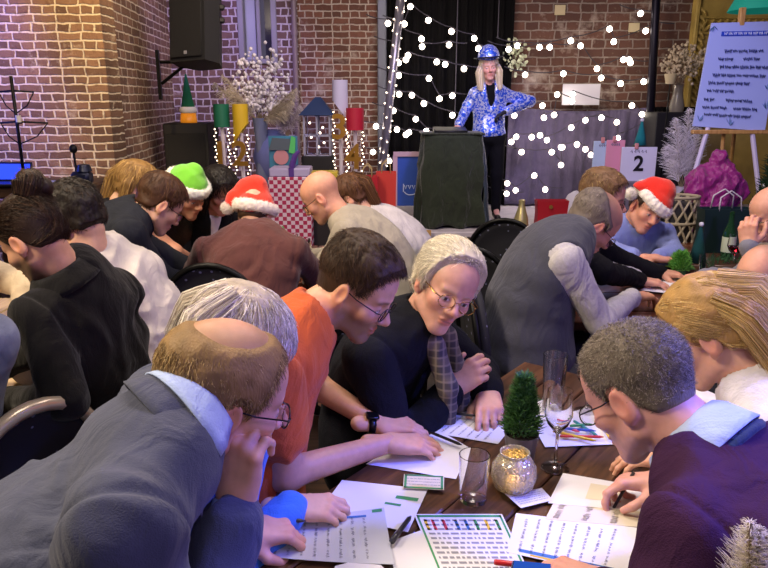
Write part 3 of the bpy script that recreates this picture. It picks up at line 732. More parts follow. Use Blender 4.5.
# return of the left pier, running back to the rear wall
m = MB(); m.prism([(cA-.02, 6.12), (cA, 6.10), (cB, 9.05), (cB-.3, 9.05), (cA-.3, 6.2)], (0, 0, 0), (1, 0, 0), (0, 1, 0), (0, 0, 1), 4.2); struct('wall_return', m, BRS)
struct('wall_outer', MB().box((-5.15, 2.7, 2.1), (.2, 13.1, 4.2)), PLAS)
struct('wall_right', MB().box((5.95, 2.7, 2.1), (.2, 13.1, 4.2)), PLAS)
struct('wall_rear', MB().box((.5, -3.85, 2.1), (11.2, .2, 4.2)), PLAS)
xw0, xw1 = P(238, 30, 9.0)[0], P(277, 30, 9.0)[0]; xs = P(298, 30, 9.)[0]; xc0, xc1 = P(385, 30, 9.)[0], P(510, 30, 9.)[0]; zb = P(250, 64, 9.0)[2]; xr = P(690, 30, 9.)[0]
BRBL = brick_mat('brick_niche', '#765c54', '#54403c', '#c4b9bf', bw=.165, bh=.088, mort=.012)
m = MB(); m.box(((cB-.4+xw0)/2, 9.15, 2.1), (xw0-cB+.4, .3, 4.2)); m.box(((xw0+xw1)/2, 9.15, zb/2), (xw1-xw0, .3, zb)); m.box(((xw1+xs)/2, 9.15, 2.1), (xs-xw1, .3, 4.2)); m.box(((xw0+xw1)/2, 9.15, 3.75), (xw1-xw0, .3, .9))
struct('wall_niche', m, BRBL)
struct('wall_back', MB().box(((xs+xc0)/2, 9.15, 2.1), (xc0-xs, .3, 4.2)), BRB)
struct('wall_stage', MB().box(((xc1+xr)/2, 9.15, 2.1), (xr-xc1, .3, 4.2)), BRR)
struct('wall_behind_curtain', MB().box(((xc0+xc1)/2, 9.5, 2.1), (xc1-xc0, .1, 4.2)), PLAS)
# ornate ochre panel wall at the right
OCH = mat('ochre_paint', '#b59b52', rough=.6, bump=.3, bscale=40, var=.2, vscale=5)
struct('wall_panelled', MB().box(((xr+5.9)/2, 9.1, 2.1), (5.9-xr, .3, 4.2)), OCH)
m = MB()
for zz in (2.42, 2.60, 2.95):
    m.box(((xr+5.9)/2, 8.93, zz), (5.9-xr, .05, .03), bev=.01)
for i in range(26):   # rope moulding
    x = xr+.06+i*.085; m.tube([(x, 8.93, 2.45), (x+.06, 8.91, 2.51), (x+.10, 8.93, 2.57)], .022, n=7)
for i in range(20):
    z = 1.0+i*.085; m.tube([(xr+.14, 8.93, z), (xr+.11, 8.91, z+.05), (xr+.05, 8.93, z+.10)], .022, n=7)
m.box((xr+.03, 8.92, 2.1), (.05, .08, 4.2), bev=.01)
struct('trim_1', m, OCH)
# window in the niche: grey reveal, frame, pane
gf = mat('grey_frame_paint', '#8f8d93', rough=.6, bump=.2, bscale=50)
m = MB(); wf = .07
for x in (xw0+wf/2, xw1-wf/2): m.box((x, 9.06, (zb+3.3)/2), (wf, .16, 3.3-zb), bev=.008)
m.box(((xw0+xw1)/2, 9.06, zb+.03), (xw1-xw0, .18, .06), bev=.008); m.box(((xw0+xw1)/2+.0, 9.10, (zb+3.3)/2), (.05, .05, 3.3-zb), bev=.008)
struct('window_1', m, gf)
m = MB(); m.box(((xw0+xw1)/2-.12, 9.15, (zb+3.3)/2), ((xw1-xw0)/2-.09, .02, 3.2-zb)); struct('window_2', m, mat('blind', '#a9adb8', rough=.7))
m = MB(); m.box(((xw0+xw1)/2+.14, 9.16, (zb+3.3)/2), ((xw1-xw0)/2-.09, .02, 3.2-zb)); struct('window_3', m, mat('dark_glass', '#3a3b40', rough=.15))
# pipe and grey post
m = MB(); xp = P(294, 30, 8.9)[0]; m.tube([(xp, 8.93, 0), (xp, 8.93, 4.2)], .032, n=14)
for z in (1.4, 2.4, 3.2): m.tube([(xp, 8.93, z), (xp, 8.93, z+.06)], .042, n=14)
struct('trim_2', m, mat('pipe_paint', '#7d6d72', rough=.4))
m = MB(); xq = P(382, 30, 8.85)[0]; m.box((xq, 8.95, 2.1), (.11, .12, 4.2), bev=.01); struct('trim_3', m, mat('steel_post', '#6d7080', rough=.5, metal=.3))
# stage platform
ys = 7.02; STG = .35
m = MB(); m.box(((-1.0+5.6)/2-.0, (ys+8.95)/2, STG-.03), (6.6, 8.95-ys, .06), bev=.01); struct('floor_stage', m, mat('stage_top', '#b9b2b8', rough=.6, var=.1, bump=.1, bscale=40))
m = MB(); m.box(((-1.0+5.6)/2, (ys+8.9)/2+.05, (STG-.06)/2), (6.5, 8.8-ys, STG-.06)); struct('trim_4', m, wood('stage_skirt', '#6a5438', '#94794f', scale=(14, 1, 1), rough=.7))

cam = bpy.data.cameras.new('camera'); co = bpy.data.objects.new('camera', cam); COL.objects.link(co); SC.camera = co
cam.sensor_width = 36; cam.lens = FL*36/768; co.location = (0, 0, CAMZ); co.rotation_euler = (math.pi/2-PITCH, 0, 0)
cam.dof.use_dof = False; cam.clip_start = .02
w_ = bpy.data.worlds.new('world'); SC.world = w_; w_.use_nodes = True
w_.node_tree.nodes['Background'].inputs[0].default_value = (.30, .26, .42, 1); w_.node_tree.nodes['Background'].inputs[1].default_value = .25
def light(name, kind, loc, target, energy, colr, size=.3, spot=None, blend=.6, sy=None):
    l = bpy.data.lights.new(name, kind); l.energy = energy; l.color = colr
    if kind == 'AREA':
        l.size = size
        if sy: l.shape = 'RECTANGLE'; l.size_y = sy
    elif kind == 'SPOT': l.spot_size = rad(spot); l.spot_blend = blend; l.shadow_soft_size = size
    else: l.shadow_soft_size = size
    o = bpy.data.objects.new(name, l); COL.objects.link(o); o.location = loc
    o.rotation_euler = (Vector(target)-Vector(loc)).to_track_quat('-Z', 'Y').to_euler(); return o
# ------------------------------------------------------------------ the guests
PALE = '#d9a98c'; ROSY = '#d6a086'; TAN = '#c08c6c'
white_sh = cloth('white_cotton', '#d9d6d0'); pale_blue = cloth('pale_blue_cotton', '#a9bbe0'); blu = cloth('blue_cotton', '#3d74c8')
# 1 front left
blazer = cloth('grey_navy_blazer', '#41455a', bump=.4, bscale=500)
PE = {}
N_ = P(187, 418, .97)
PE['blazer'] = person('balding man in a grey-blue blazer and glasses resting his chin on his hand, front left', (226, 391, 1.03), 64, 20, 4, sk=ROSY, fine=2, seed=1, hs=1.0,
    hair=dict(hair='#8a6d45', hair2='#c0a472', bald=(0, -.025, .126, .046), thick=(.0055, .010), n=7000, len=.024, mix=.45, messy=.35, recede=.022, rad=.0008, seed=3),
    byaw=72, neck=N_, hip=(-.80, .74, .56), hump=.45, w=1.12, belly=1.15, top='jacket', tops=[blazer, pale_blue], collar=(pale_blue, 1.12, 30), glasses='y', cuff=pale_blue, wr=.010, twist=-.15,
    arms=dict(R=dict(w=P(236, 500, .97), e=(-.30, .83, .80), dir=A(.10, .06, 1), up=A(-.45, -1, .1), curls=[.75, .8, .85, .9], thumb=.25),
              L=dict(w=Pz(243, 532, .81), dir=A(1, .35, -.1), up=A(-.1, -.2, 1), curls=[.75, .8, .9, .95], thumb=.8, pole=A(0, .2, -1))))
# 2 hidden pale haired guest in blue
PE['blue'] = person('pale-haired guest in a bright blue shirt, mostly hidden behind the blazer man', (238, 347, 1.36), 70, 34, 0, sk=PALE, fine=2, seed=2, fem=True,
    hair=dict(hair='#b3a595', hair2='#e8dfd2', thick=(.018, .014), n=3200, len=.06, mix=.6, rad=.0011, seed=5,
              locks=[([(-.03, -.06, .09), (-.06, -.10, .02), (-.07, -.10, -.06)], [.03, .04, .025], 260), ([(.03, -.06, .09), (.06, -.10, .02), (.065, -.09, -.07)], [.03, .04, .025], 260)]),
    lean=.10, neck=P(232, 400, 1.36), w=.85, top='shirt', tops=[blu], collar=(blu, .9, 30),
    arms=dict(L=dict(w=A(-.40, 1.75, .82)), R=dict(w=Pz(292, 507, .800), dir=A(1, .12, -.08), up=A(0, -.25, 1), curls=[.45, .5, .55, .6], thumb=.45, pole=A(-.2, -.3, -.8))))
# 3 orange t-shirt
orange = cloth('orange_cotton', '#c4571f', sheen=.1)
PE['orange'] = person('young man in an orange t-shirt and glasses writing at the main table', (357, 286, 1.66), 108, 30, -4, sk='#d2a184', fine=2, seed=3, stubble=.65,
    hs=1.01, hair=dict(hair='#38281c', hair2='#5a4330', thick=(.020, .0045), n=6500, len=.022, mix=.3, rad=.0008, sweep=(0, .4, 0), crown=(0, -.07, .10), seed=8, recede=.010, messy=.35),
    lean=.13, neck=P(303, 323, 1.6), w=.95, top='tee', tops=[orange], glasses='y', byaw=88, wr=.008,
    arms=dict(R=dict(w=Pz(388, 443, .798), e=Pz(285, 474, .80), dir=A(1, .22, -.14), up=A(0, -.1, 1), curls=[.25, .3, .35, .4], thumb=.3),
              L=dict(w=Pz(378, 424, .805), dir=A(1, .15, -.10), up=A(0, -.1, 1), curls=[.4, .45, .5, .5], thumb=.6, pole=A(-.3, .8, -.5))))
# 4 old man
navy = cloth('navy_wool', '#12131c', bump=.5, bscale=350)
shirt4 = cloth('grey_lavender_shirt', '#8e8ca8')
PE['old'] = person('old man with white hair, glasses, plaid scarf and dark cardigan bending over the table', (446, 285, 1.93), 163, 12, -24, sk='#d39f8c', fine=2, seed=4, hs=1.02,
    hair=dict(hair='#cdc3ac', hair2='#f0e9d8', thick=(.020, .016), ramp=.020, n=8000, len=.06, lift=.08, mix=.55, rad=.0008, messy=.35, recede=.042, sweep=(0, -.9, .1), crown=(0, .08, .11), seed=2, brow=.3),
    byaw=118, lean=.16, w=1.08, top='jacket', tops=[navy, shirt4], glasses=GOLDW, cuff=white_sh, wr=.009,
    arms=dict(R=dict(w=P(452, 388, 1.93), dir=A(.8, .2, .55), up=A(-.3, -.9, .5), curls=[.5, .55, .6, .7], thumb=.3, pole=A(-.6, -.5, -.6)),
              L=dict(w=Pz(489, 395, .80), dir=A(-.12, -1, -.14), up=A(0, .1, 1), curls=[.25, .35, .5, .6], thumb=.5, pole=A(.6, .6, -.6))))
# 5 black shirt, bun
blk = cloth('black_denim', '#141312', bump=.4, sheen=.12)
PE['bun'] = person('bearded man with a dark hair bun in a black shirt, left side', (34, 238, 1.86), -72, 34, 0, sk='#c9987a', fine=2, seed=5, hs=.94, stubble=.85,
    hair=dict(hair='#2e2018', hair2='#4a3323', thick=(.016, .005), n=3600, len=.05, mix=.35, rad=.0011, crown=(0, .09, .02), messy=.15, seed=1,
              locks=[([(-.015, -.075, .095), (0, -.10, .125), (.012, -.085, .15)], [.034, .042, .026], 420), ([(0, -.06, .10), (.02, -.11, .10)], [.03, .036], 260)]),
    lean=.10, w=.86, top='shirt', tops=[blk], collar=(blk, 1.5, 25), byaw=-62, neck=P(66, 280, 1.88), hip=(-.84, 2.0, .54), hump=.8, wr=.010,
    arms=dict(L=dict(w=Pz(8, 402, .81), e=P(66, 398, 1.72), dir=A(-1, .3, -.1), curl=.5), R=dict(w=A(-1.28, 2.1, .81), curl=.5)))
# 6 white shirt
PE['white'] = person('dark curly haired man in an off-white shirt leaning forward behind the black-shirted man', (76, 222, 2.32), -70, 34, 0, sk=PALE, fine=1, seed=6,
    hair=dict(hair='#1d1510', hair2='#3a2a1e', thick=(.026, .014), n=3000, len=.03, messy=.9, mix=.3, seed=9, rad=.0014),
    byaw=-58, neck=P(90, 264, 2.3), hip=P(166, 385, 2.42), hump=.5, w=.95, top='shirt', tops=[cloth('off_white_linen', '#cfc6bb')], collar=(cloth('off_white_linen', '#cfc6bb'), 1., 28), wr=.010)
# 7 blazer, back
PE['dark'] = person('brown-haired man in a dark suit jacket bent over beside the green hat woman', (160, 203, 2.98), 55, 38, 0, sk=PALE, fine=1, seed=7,
    hair=dict(hair='#4a2f1c', hair2='#6a4a2e', thick=(.016, .009), n=2600, len=.03, mix=.35, rad=.0013, seed=4),
    byaw=62, neck=P(136, 217, 2.95), hip=P(92, 320, 2.9), w=1.16, top='jacket', tops=[cloth('charcoal_suit', '#24262d'), white_sh], collar=(cloth('charcoal_suit', '#24262d'), 1.1, 25), glasses='y',
    arms=dict(R=dict(w=A(-.86, 3.14, .81), pole=A(-.6, -.6, -.5)), L=dict(w=A(-.88, 3.36, .81))))
# 8 blonde behind
PE['blonde_back'] = person('woman with straight blonde hair and black top beside the brick corner', (137, 187, 3.42), 66, 30, 0, sk=PALE, fine=1, seed=8, fem=True,
    hair=dict(hair='#8d6b3c', hair2='#c29c5c', thick=(.014, .012), n=2200, len=.07, mix=.5, rad=.0015,
              locks=[([(-.02, -.07, .08), (-.05, -.10, 0), (-.05, -.09, -.12)], [.035, .045, .03], 260), ([(.04, -.04, .08), (.075, -.05, 0), (.07, -.03, -.11)], [.025, .03, .02], 200)]),
    lean=.3, top='blouse', tops=[cloth('black_knit', '#17161a')], arms=dict(R=dict(w=A(-1.02, 3.55, .81)), L=dict(w=A(-1.0, 3.75, .81))))
# 9 green hat woman
seq = mat('black_sequins', '#0c0c0e', rough=.22, metal=.4, bump=1., bscale=160)
PE['green'] = person('woman in a green elf hat and sleeveless black sequin dress', (187, 193, 3.62), 118, 24, 0, sk='#c58f74', fine=1, seed=9, fem=True,
    hair=dict(hair='#21160f', hair2='#3b281a', n=1200, len=.06, cap=.05, locks=[([(-.05, -.04, .04), (-.075, -.02, -.05), (-.07, .0, -.14)], [.025, .028, .02], 160), ([(.05, -.04, .04), (.075, -.02, -.05), (.07, .0, -.12)], [.025, .028, .02], 160)]),
    lean=.12, top='sleeveless', tops=[seq], w=.9, arms=dict(R=dict(w=Pz(196, 262, .80), e=P(174, 252, 3.45), dir=A(1, .1, -.1)), L=dict(w=A(-.72, 3.62, .80))))
pixie_hat(PE['green'], '#7fd83a', '#efeede', [(-.02, -.01, .120), (-.05, -.015, .112)], name='elf_hat', pom=False, tilt=(6, -6), base=.058)
# 10 dark haired woman
PE['dark_hair'] = person('woman with long dark hair and a black jacket beside the green hat woman', (219, 190, 3.80), 128, 28, 0, sk='#c18a70', fine=1, seed=10, fem=True,
    hair=dict(hair='#150f0d', hair2='#2c1e18', n=2000, len=.07, thick=(.018, .012), rad=.0014, locks=[([(-.05, -.04, .06), (-.080, -.01, -.05), (-.075, .01, -.17)], [.028, .034, .024], 200), ([(.05, -.04, .06), (.080, -.01, -.05), (.075, .01, -.17)], [.028, .034, .024], 200), ([(0, -.08, .06), (0, -.10, -.04), (0, -.08, -.16)], [.04, .05, .035], 200)]),
    lean=.14, top='jacket', tops=[cloth('black_jacket', '#101014'), white_sh])
# 11 Santa hat from behind
PE['maroon'] = person('man in a red Santa hat and maroon shirt seen from behind', (256, 212, 3.32), 14, 28, 0, sk=PALE, fine=1, seed=11, hs=1.0,
    hair=dict(hair='#4a3626', n=900, len=.02, thick=(.008, .008), cap=.01), byaw=4, lean=.18, w=1.27, top='shirt', tops=[cloth('maroon_cotton', '#58302c')], collar=(cloth('maroon_cotton', '#58302c'), 1., 25), neck=P(251, 236, 3.2), hip=(-.60, 3.06, .56),
    arms=dict(R=dict(w=A(-.38, 3.56, .81)), L=dict(w=A(-.86, 3.52, .81))), wr=.010)
pixie_hat(PE['maroon'], '#e8361c', '#f4e8da', [(-.015, -.02, .115), (-.05, -.04, .10), (-.095, -.06, .05), (-.115, -.07, -.005)], tilt=(4, 10), base=.018)
# 12 bald man
khk = cloth('grey_beige_shirt', '#a39a8a')
PE['bald'] = person('bald man with glasses in a grey-beige shirt, facing left', (321, 196, 3.55), -82, 34, 0, sk='#dca184', fine=1, seed=12, stubble=.15, hs=1.03,
    hair=dict(style='bald', hair='#8a7d70'), byaw=-76, lean=.30, w=1.1, top='shirt', tops=[khk], collar=(khk, 1., 28), glasses='y', hip=P(395, 300, 3.5),
    arms=dict(R=dict(w=Pz(298, 256, .82), curl=.6), L=dict(w=Pz(300, 262, .82), curl=.6)))
# 13 woman behind him
PE['brown'] = person('woman with brown hair and a light grey jacket behind the bald man', (350, 197, 3.95), -80, 34, 0, sk=PALE, fine=0, seed=13, fem=True,
    hair=dict(hair='#5a3b26', hair2='#7c5636', n=3000, len=.06, rad=.0018, thick=(.016, .014), locks=[([(0, -.06, .09), (0, -.11, .02), (0, -.10, -.12)], [.04, .05, .03], 500)]),
    lean=.28, top='jacket', tops=[cloth('light_grey_jacket', '#c3bdc0')], hip=P(420, 290, 3.95))
# 14 vest man
vshirt = mat('fine_check_shirt', '#b4b0b4', rough=.8, bump=.3, bscale=250, var=.10, vscale=120, fold=.6)
PE['vest'] = person('grey-haired man in a dark grey waistcoat and pale shirt leaning over the second table', (594, 222, 2.80), 80, 42, 6, sk='#cf957c', fine=1, seed=14, hs=1.06,
    hair=dict(hair='#6c6159', hair2='#968b80', bald=(0, .045, .112, .092), thick=(.010, .010), n=3000, len=.022, mix=.5, rad=.0012, recede=.01), byaw=86, armr=1.14, lean=.32, w=1.2, belly=1.3,
    top='vest', tops=[vshirt, cloth('grey_waistcoat', '#3b3c4a')], collar=(vshirt, 1., 28), neck=P(564, 236, 2.74), hip=P(522, 356, 2.66), glasses='y', trousers='#3f413b', wr=.009, sleeve=1,
    arms=dict(R=dict(w=Pz(634, 296, .83), e=Pz(600, 322, .84), dir=A(1, .5, -.1), curl=.45), L=dict(w=Pz(636, 277, .81), curl=.4)))
# 15 man with glasses behind
PE['fringe'] = person('man with short brown hair, glasses and black top, behind the waistcoat man', (603, 197, 3.22), 112, 12, 0, sk='#d29a82', fine=1, seed=15,
    hair=dict(hair='#6e5238', hair2='#a98f62', thick=(.020, .009), n=2200, len=.025, messy=.6, rad=.0013), lean=.16, top='sweater', tops=[cloth('black_wool', '#121217')], glasses='y',
    neck=P(590, 228, 3.22), arms=dict(R=dict(w=Pz(640, 280, .80), e=P(602, 272, 3.05), dir=A(1, -.2, -.1)), L=dict(w=Pz(660, 272, .80), dir=A(1, -.2, -.1))))
# 16 Santa hat, blue shirt
perw = cloth('periwinkle_shirt', '#7a86c6')
PE['santa'] = person('smiling man in a Santa hat and periwinkle blue shirt with arms folded on the table', (647, 207, 3.86), 168, 20, -20, sk='#d79a82', fine=1, seed=16, hs=1.08,
    hair=dict(hair='#3a2a20', n=1000, thick=(.008, .008), len=.02, cap=.045), byaw=186, lean=.14, w=1.28, belly=1.2, top='shirt', tops=[perw], collar=(perw, 1., 25), sleeve=.42,
    arms=dict(R=dict(w=P(654, 258, 3.66), e=P(616, 254, 3.76), dir=A(1, -.1, -.05), curl=.5), L=dict(w=P(640, 262, 3.62), e=P(674, 254, 3.74), dir=A(-1, -.1, -.05), curl=.5)), shz=(0, 0))
pixie_hat(PE['santa'], '#e02818', '#f2ece2', [(.0, -.01, .112), (.05, -.03, .095), (.095, -.04, .045), (.115, -.03, .0)], tilt=(-12, -8), base=.050)
# 17, 18 right edge
PE['edge_far'] = person('bald man at the right edge pressing his glasses with one hand', (772, 212, 3.2), -92, 22, 0, sk='#d69d86', fine=1, seed=17, hair=dict(hair='#5a4c42', style='bald'), lean=.22,
    top='shirt', tops=[cloth('striped_grey', '#777784')], glasses='y', arms=dict(L=dict(w=P(748, 246, 3.05), dir=A(-.1, .1, 1), up=A(-.7, -.7, 0), curl=.7, pole=A(.2, -.3, -1)), R=dict(w=A(1.6, 3.4, .81))))
PE['edge_near'] = person('balding man at the right edge looking down at the table', (762, 277, 2.55), -116, 30, 0, sk='#d69b84', fine=1, seed=18, hair=dict(hair='#6a5c50', bald=(0, .04, .112, .088), thick=(.007, .007), n=1500, len=.015), lean=.2,
    top='shirt', tops=[cloth('striped_grey', '#777784')], arms=dict(L=dict(w=A(1.35, 2.55, .81)), R=dict(w=A(1.5, 2.95, .81))))
# 19 blonde front right
hb = dict(hair='#a5804a', hair2='#e0c080', n=9000, len=.085, thick=(.013, .012), rad=.0006, mix=.5, messy=.06, crown=(0, .10, .08), lift=.02, seed=6,
    locks=[([(-.005, -.06, .085), (.0, -.115, .04), (.005, -.135, -.06), (.02, -.125, -.17), (.03, -.10, -.28)], [.036, .046, .048, .042, .026], 2200), ([(.045, -.05, .07), (.05, -.095, .01), (.052, -.11, -.09), (.055, -.10, -.20)], [.030, .036, .036, .024], 1400), ([(-.045, -.05, .065), (-.05, -.095, .01), (-.045, -.11, -.09), (-.03, -.10, -.21)], [.030, .036, .036, .024], 1300)])
PE['blonde'] = person('young woman with long golden blonde hair tied back and a white top, front right', (708, 330, 1.52), -58, 34, 0, sk='#dba68d', fine=2, seed=19, fem=True, hs=1.02, hair=hb,
    byaw=-58, lean=.18, top='blouse', tops=[cloth('white_knit', '#d8d4dc')], collar=(cloth('white_knit', '#d8d4dc'), .8, 28),
    arms=dict(L=dict(w=Pz(640, 480, .81)+A(.12, .1, 0), dir=A(-1, .3, -.1)), R=dict(w=A(.85, 1.95, .81))))
# 20 front right man
swt = cloth('aubergine_wool', '#3a1e3c', bump=.5, bscale=420)
PE['sweater'] = person('man with cropped grey hair in an aubergine sweater over a pale blue collar, front right', (637, 388, 1.20), -42, 36, 0, sk='#d39c90', fine=2, seed=20, hs=1.03,
    hair=dict(hair='#6e645a', hair2='#a2978b', thick=(.005, .0035), n=9000, len=.008, mix=.5, rad=.0006, messy=.8, lift=.10, recede=.02), byaw=-38, neck=P(706, 454, 1.12), hip=(.78, .70, .60), w=1.15, belly=1.1,
    top='sweater', tops=[swt], collar=(pale_blue, 1.75, 20), band=cloth('navy_neckband', '#1a2a4a'), nr=.056, glasses='y', wr=.007,
    arms=dict(L=dict(w=Pz(606, 585, .815), dir=A(-.8, .5, -.05), up=A(.1, 0, 1), curls=[.5, .6, .7, .8], thumb=.4, pole=A(-.3, -.7, -.7)), R=dict(w=Pz(664, 480, .83), dir=A(-.95, .30, -.2), up=A(.2, .2, 1), curls=[.5, .65, .8, .9], thumb=.75, pole=A(.6, .4, -.5))))
# 21, 22 left edge
PE['fleece'] = person('guest in a grey-blue fleece cut off by the left edge', (-98, 268, 1.55), -60, 25, 0, sk=PALE, fine=1, seed=21, hair=dict(hair='#4a3a2c', n=800), byaw=-50, hip=(-1.19, 1.44, .54), lean=.1,
    top='sweater', tops=[cloth('grey_blue_fleece', '#6d7488')], arms=dict(R=dict(w=A(-1.25, 1.95, .82), e=A(-1.02, 1.62, .92)), L=dict(w=A(-1.5, 1.7, .82))))
PE['beige'] = person('guest in a beige knit with a dark bracelet, reaching in from the left edge', (-40, 232, 2.62), 100, 30, 0, sk=PALE, fine=1, seed=22, hair=dict(hair='#7a6a55', n=800), byaw=110, lean=.1,
    top='sweater', tops=[cloth('beige_knit', '#c9b79c')], sleeve=.55, arms=dict(L=dict(w=Pz(22, 318, .84), dir=A(-.2, -1, -.3), curl=.5, e=P(28, 285, 2.7)), R=dict(w=A(-1.55, 2.3, .81))))
# 23 presenter
sqb = mat('blue_sequins', '#3f6fe8', rough=.28, metal=.55, bump=1., bscale=60)
PE['host'] = person('blonde woman in blue sequin jacket and hat standing on stage behind the lectern', (489, 67, 7.75), 180, 2, 4, sk='#e0a99a', fine=1, seed=23, fem=True, hs=1.12,
    hair=dict(hair='#e0cfae', hair2='#f6eedd', n=900, len=.07, thick=(.014, .014), rad=.0022, locks=[([(-.045, -.02, .05), (-.085, .01, -.05), (-.085, .05, -.20)], [.03, .04, .026], 200), ([(.045, -.02, .05), (.085, .01, -.05), (.085, .05, -.20)], [.03, .04, .026], 200)]),
    neck=P(489, 87, 7.78), hip=A(P(489, 132, 7.8)[0], 7.8, 1.28), w=.98, legs='stand', trousers='#121216', top='jacket', tops=[sqb, cloth('black_top', '#0e0e12', sheen=0)], wr=.006,
    arms=dict(L=dict(w=P(505, 112, 7.68), e=P(530, 101, 7.85), dir=A(-.9, -.2, -.4), sk='#141418', curl=.5), R=dict(w=P(458, 126, 7.62), e=P(468, 106, 7.8), dir=A(-.3, -.5, -.3))))
# ------------------------------------------------------------------ tables and chairs
TW = wood('table_wood', '#2d1a10', '#6e4a30', scale=(1.2, 14, 14), rough=.32, bump=.35, coat=.3)
TW2 = wood('table_wood_red', '#33180f', '#6a3b26', scale=(1.2, 12, 12), rough=.35, bump=.3, coat=.3)
METB = mat('black_metal', '#141416', rough=.4, metal=.7)
def table(label, c, L, Wd, ang, m, top=.75, legs=True, group=None):
    t = empty('dining_table', (c[0], c[1], 0), label, 'table', group, rz=ang); R = rotz(ang); c3 = A(c[0], c[1], 0); n = 5
    for i in range(n):
        w = Wd/n; MB().box(c3+R @ A(0, (i+.5)*w-Wd/2, top-.02), (L+.012*math.sin(i*2.3), w-.004, .04), R, bev=.005).build('plank', m, t)
    m_ = MB(); m_.box(c3+R @ A(0, 0, top-.075), (L-.2, .06, .07), R); m_.box(c3+R @ A(L/2-.20, 0, top-.065), (.07, Wd-.25, .05), R); m_.box(c3+R @ A(-L/2+.20, 0, top-.065), (.07, Wd-.25, .05), R)
    m_.build('apron', m, t)
    for sx in (-1, 1):
        for sy in (-1, 1): MB().tube([c3+R @ A(sx*(L/2-.20), sy*.07, top-.09), c3+R @ A(sx*(L/2-.20), sy*.09, 0)], [.028, .022], n=10).build('leg', METB, t)
    return t
tang = math.atan2(.8, .6)
uu = A(.6, .8, 0); vv = A(.8, -.6, 0)
tc1 = uu*((.60+2.20)/2)+vv*((-1.02-.34)/2)
table('large dark plank table covered in quiz papers in the foreground', tc1, 1.60, .68, tang, TW)
table('reddish plank table where the waistcoat man leans, right side', (1.29, 3.22), 1.12, .78, 0, TW2)
table('table further back at the right carrying the carrier bag and red wine', (2.22, 4.14), 1.02, .92, 0, TW2)
table('table of the Santa hat group behind, mostly hidden by people', (-.62, 3.95), .95, .66, math.pi/2, TW2)
table('pale topped table at the left edge under the writing hands', (-1.62, 2.35), 1.7, .8, math.pi/2, wood('light_table', '#a58862', '#cdb48c', scale=(1.2, 12, 12), rough=.5))
PAD = mat('black_seat_fabric', '#101015', rough=.8, bump=.4, bscale=400)
def dotted(name, base, dot):
    m = bpy.data.materials.new(name); m.use_nodes = True; n = m.node_tree.nodes; L = m.node_tree.links; b = n['Principled BSDF']; tc = n.new('ShaderNodeTexCoord')
    v = n.new('ShaderNodeTexVoronoi'); v.inputs['Scale'].default_value = 28; v.inputs['Randomness'].default_value = .35; L.new(tc.outputs['Object'], v.inputs['Vector'])
    r = n.new('ShaderNodeMapRange'); r.inputs[1].default_value = .13; r.inputs[2].default_value = .17; r.inputs[3].default_value = 1; r.inputs[4].default_value = 0; L.new(v.outputs['Distance'], r.inputs[0])
    x = n.new('ShaderNodeMix'); x.data_type = 'RGBA'; L.new(r.outputs[0], x.inputs[0]); x.inputs[6].default_value = (*srgb(base), 1); x.inputs[7].default_value = (*srgb(dot), 1)
    L.new(x.outputs[2], b.inputs['Base Color']); b.inputs['Roughness'].default_value = .8; return m
DOT = dotted('dotted_fabric', '#15151f', '#77799a'); CREAM = mat('cream_metal', '#b8a890', rough=.3, metal=.4)
def chair(label, loc, face, frame_m=None, pad=None, group=None):
    "banquet chair with an oval back; face = yaw the sitter looks towards"
    frame_m = frame_m or METB; pad = pad or DOT
    c = empty('banquet_chair', (0, 0, 0), label, 'chair', group); fm = frame_m
    m = MB(); m.box((0, 0, .445), (.42, .42, .05), bev=.018); m.build('seat', pad, c)
    pts = []; pad_o = []
    for a in np.linspace(-.5*math.pi-.9*0, 1.5*math.pi, 33):
        x = .205*math.cos(a); z = .70+.225*math.sin(a); pts.append((x, -.21-.10*(z-.45), z))
    MB().tube(pts[1:-1], .0125 if fm is METB else .019, n=8).build('back_frame', fm, c, smooth=True)
    G = []
    for i, r in enumerate(np.linspace(.02, 1, 7)):
        G.append([(r*.192*math.cos(a), -.205-.10*(.25+r*.21*math.sin(a))+.020*(1-r**4), .70+r*.212*math.sin(a)) for a in np.linspace(0, 2*math.pi, 28, endpoint=False)])
    MB().grid(np.array(G), .035, closed=True).build('backrest', pad, c, smooth=True)
    for sx in (-1, 1):
        MB().tube([(sx*.17, -.235, .50), (sx*.19, -.20, .42), (sx*.20, -.22, 0)], .012, n=8).build('leg', fm, c, smooth=True)
        MB().tube([(sx*.19, .18, .42), (sx*.20, .20, 0)], .012, n=8).build('leg', fm, c, smooth=True)
    c.location = (loc[0], loc[1], 0); c.rotation_euler = (0, 0, -rad(face)); return c
def copy_tree(o, parent=None):
    c = o.copy(); COL.objects.link(c)
    if parent is not None: c.parent = parent
    for ch in list(o.children): copy_tree(ch, c)
    return c
proto = chair('banquet chair with black dotted oval back behind the maroon-shirted man', (P(224, 275, 3.0)[0], 3.10), 5, group='oval backed banquet chairs')
def chair_copy(label, loc, face):
    c = copy_tree(proto); c.location = (loc[0], loc[1], 0); c.rotation_euler = (0, 0, -rad(face)); c['label'] = label; return c
proto.scale = (1.08,)*3
for k_, l_, f_ in (('vest', 'banquet chair the waistcoat man is sitting on', 86), ('bald', 'banquet chair under the bald man in the grey-beige shirt', -76), ('edge_far', 'banquet chair under the bald man pressing his glasses', -92), ('edge_near', 'banquet chair under the balding man at the right edge', -116), ('blonde', 'banquet chair under the golden blonde woman', -58)): chair_copy(l_, PE[k_]['H']+PE[k_]['fwd']*.03, f_)
chair_copy('black oval-backed banquet chair standing empty before the stage, left of the waistcoat man', (P(513, 240, 4.2)[0], 4.2), 20)
chair_copy('black oval-backed chair half hidden behind the white-haired man', (P(478, 262, 3.5)[0], 3.45), 20)
chair('cream-framed banquet chair with dark dotted back at the lower left edge', (-1.10, 1.73), -60, frame_m=CREAM, group='cream framed chairs')
